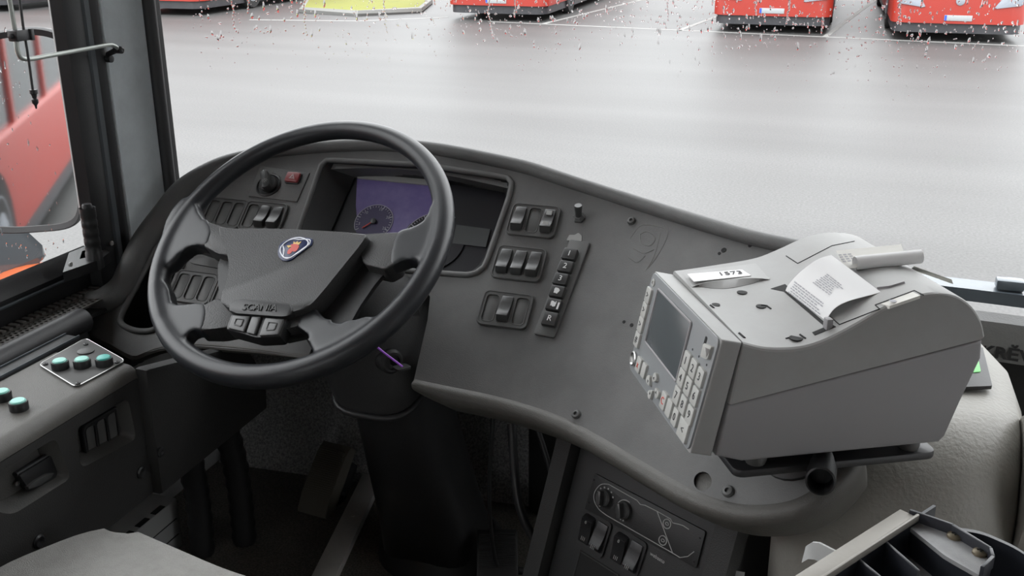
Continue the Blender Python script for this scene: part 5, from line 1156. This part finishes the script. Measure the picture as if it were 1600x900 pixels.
b = MB(); b.prism(roundpoly(al, .004), -.034, -.0102); part('bracket_shade', b, 'traydark', tr)  # bracket side, with the recess shadow put into its dark colour
b = MB(); ridge = [lt_(p, .004) for p in (zoomp(830, 66), zoomp(1120, 168), zoomp(1375, 325), zoomp(1392, 380), zoomp(1320, 455))]
for a, c in zip(ridge, ridge[1:]):
    a, c = Vector(a), Vector(c); n = (c-a).normalized(); m_ = Vector((-n.y, n.x))*.0016; b.prism([tuple(a+m_), tuple(a-m_), tuple(c-m_), tuple(c+m_)], -.008, .004, .0006)
part('bracket_rim', b, 'traydark', pl2)
for p in (zoomp(1133, 242), zoomp(1305, 355)):
    a = lt_(p, -.004); b = MB(); b.lathe([(.0068, 0), (.0066, .002), (.005, .0035), (.0003, .004)], 20, T3((a[0], a[1], -.006))); sc1 = part('screw', b, 'brass', pl2)
    b = MB(); b.box((a[0], a[1], -.002), (.006, .0014, .0010)); b.box((a[0], a[1], -.002), (.0014, .006, .0010)); b.v = [T3((a[0], a[1], 0)) @ Matrix.Rotation(R(30), 4, 'Z') @ T3((-a[0], -a[1], 0)) @ v for v in b.v]; part('screw_slot', b, 'pit', sc1)
rimp = [zoomp(1150, 190), zoomp(1300, 215), zoomp(1440, 270), zoomp(1560, 330), zoomp(1700, 430)]
rw = spl([Vector((*lt_(p, -.004), 0)) for p in rimp], 5)
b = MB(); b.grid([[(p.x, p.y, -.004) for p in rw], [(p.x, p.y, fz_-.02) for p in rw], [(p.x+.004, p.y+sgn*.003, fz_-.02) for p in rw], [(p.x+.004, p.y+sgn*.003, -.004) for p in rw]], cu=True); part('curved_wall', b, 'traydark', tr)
fl2 = [lt_(p, fz_) for p in (zoomp(880, 330), zoomp(1150, 230), zoomp(1440, 300), zoomp(1700, 470), zoomp(1700, 900), zoomp(600, 900), zoomp(700, 560))]
b = MB(); b.prism(fl2, fz_-.012, fz_-.003, .001); part('floor_plate', b, 'tray', tr)
b = MB(); b.box((.14, sgn*.14, -.38), (.22, .22, .62), .01); b.box((.11, sgn*.12, fz_-.03), (.27, .24, .04), .01); b.box((.14, sgn*.14, (FZ-TZ)+.01), (.28, .28, .02)); part('stand', b, 'kicker', tr)
pp = [zoomp(125, 318), zoomp(165, 285), zoomp(215, 285), zoomp(325, 335), zoomp(262, 380)]
b = MB(); pc_ = [onz(p, TZ+dz) for p, dz in zip([zoomp(125, 320), zoomp(170, 292), zoomp(215, 296), zoomp(300, 340), zoomp(360, 370)], (-.022, -.012, -.009, -.008, -.008))]
dn = Vector((-.002, .0, -.018)); b.grid([pc_, [p+dn for p in pc_], [p+dn+Vector((.001, .002, 0)) for p in pc_], [p+Vector((.001, .002, 0)) for p in pc_]], cu=True); part('bent_tab', b, 'liner', tr, True, label='pale bent plastic tab') if True else None

# ------------------------------------------------------------ rain on the glass
def drops(pos, nrm, n, rnd, rows_):
    q = MB()
    for p, r_, st in rows_:
        u = nrm(p).orthogonal().normalized() if False else None
    return q
rnd = random.Random(11); q = MB()
def drop(q, p, nrm, rx, rz, rnd):
    u = Vector((0, 0, 1)).cross(nrm).normalized(); v = nrm.cross(u); ph = rnd.random()*6
    ring = [p+u*(rx*math.cos(R(60*k))*(1+.25*math.sin(k*2.1+ph)))+v*(rz*math.sin(R(60*k))*(1+.25*math.cos(k*1.7+ph))) for k in range(6)]
    mid = [p+(x-p)*.6+nrm*min(rx, rz)*.28 for x in ring]
    q.add(ring+mid+[p+nrm*min(rx, rz)*.34], [(k, (k+1) % 6, 6+(k+1) % 6, 6+k) for k in range(6)]+[(6+k, 6+(k+1) % 6, 12) for k in range(6)]+[(5, 4, 3, 2, 1, 0)])
def wpt(px, py):
    lo, hi = 1.2, 3.2
    d = ray(px, py)
    for _ in range(30):
        m_ = (lo+hi)/2; p = d*m_
        if p.y < wsy(p.x)+.0515+wslean(p.z): lo = m_
        else: hi = m_
    return EYE+d*lo, d*lo
for i in range(22000):
    x = rnd.uniform(-1.2, 1.22); z = rnd.uniform(-.50, .72)
    if z < -.21 and rnd.random() > max(.012, math.exp((z+.21)*26)): continue
    if z > 0 and rnd.random() > .25: continue
    p = A(x, wsy(x)+.0515+wslean(z), z); e = .01; nrm = Vector((-(wsy(x+e)-wsy(x-e))/(2*e), 1, .05)).normalized()
    s = rnd.choice((.0008, .0010, .0012, .0015, .0019, .0026)); st = rnd.choice((.8, 1, 1.2, 1.8, 2.8))
    if z < -.24: s = min(s, .0016)
    drop(q, p-nrm*.0002, nrm, s, s*st, rnd)
for i in range(70):                            # runs
    x = rnd.uniform(-1.2, 1.2); z = rnd.uniform(-.12, .3); z2 = z
    for k in range(rnd.randint(8, 22)):
        x += rnd.uniform(-.0022, .0022); z2 -= .006; p = A(x, wsy(x)+.0513+wslean(z2), z2); e = .01; nrm = Vector((-(wsy(x+e)-wsy(x-e))/(2*e), 1, .05)).normalized(); drop(q, p, nrm, .0012+.0006*rnd.random(), .0042, rnd)
rd = link('raindrops', q, 'water', 80); rd['kind'] = 'stuff'; tag(rd, 'raindrops and wet runs scattered over the windscreen', 'raindrops')
q = MB()
for i in range(1500):
    y = rnd.uniform(.2, 1.40); z = rnd.uniform(-.56, .3); p = A(-1.3285, y, z); s = rnd.choice((.0009, .0012, .0016, .0022)); drop(q, p, Vector((-1, 0, 0)), s, s*rnd.choice((1, 1.3, 2, 3)), rnd)
rd = link('raindrops', q, 'water', 80); rd['kind'] = 'stuff'; tag(rd, 'raindrops scattered over the side window', 'raindrops')
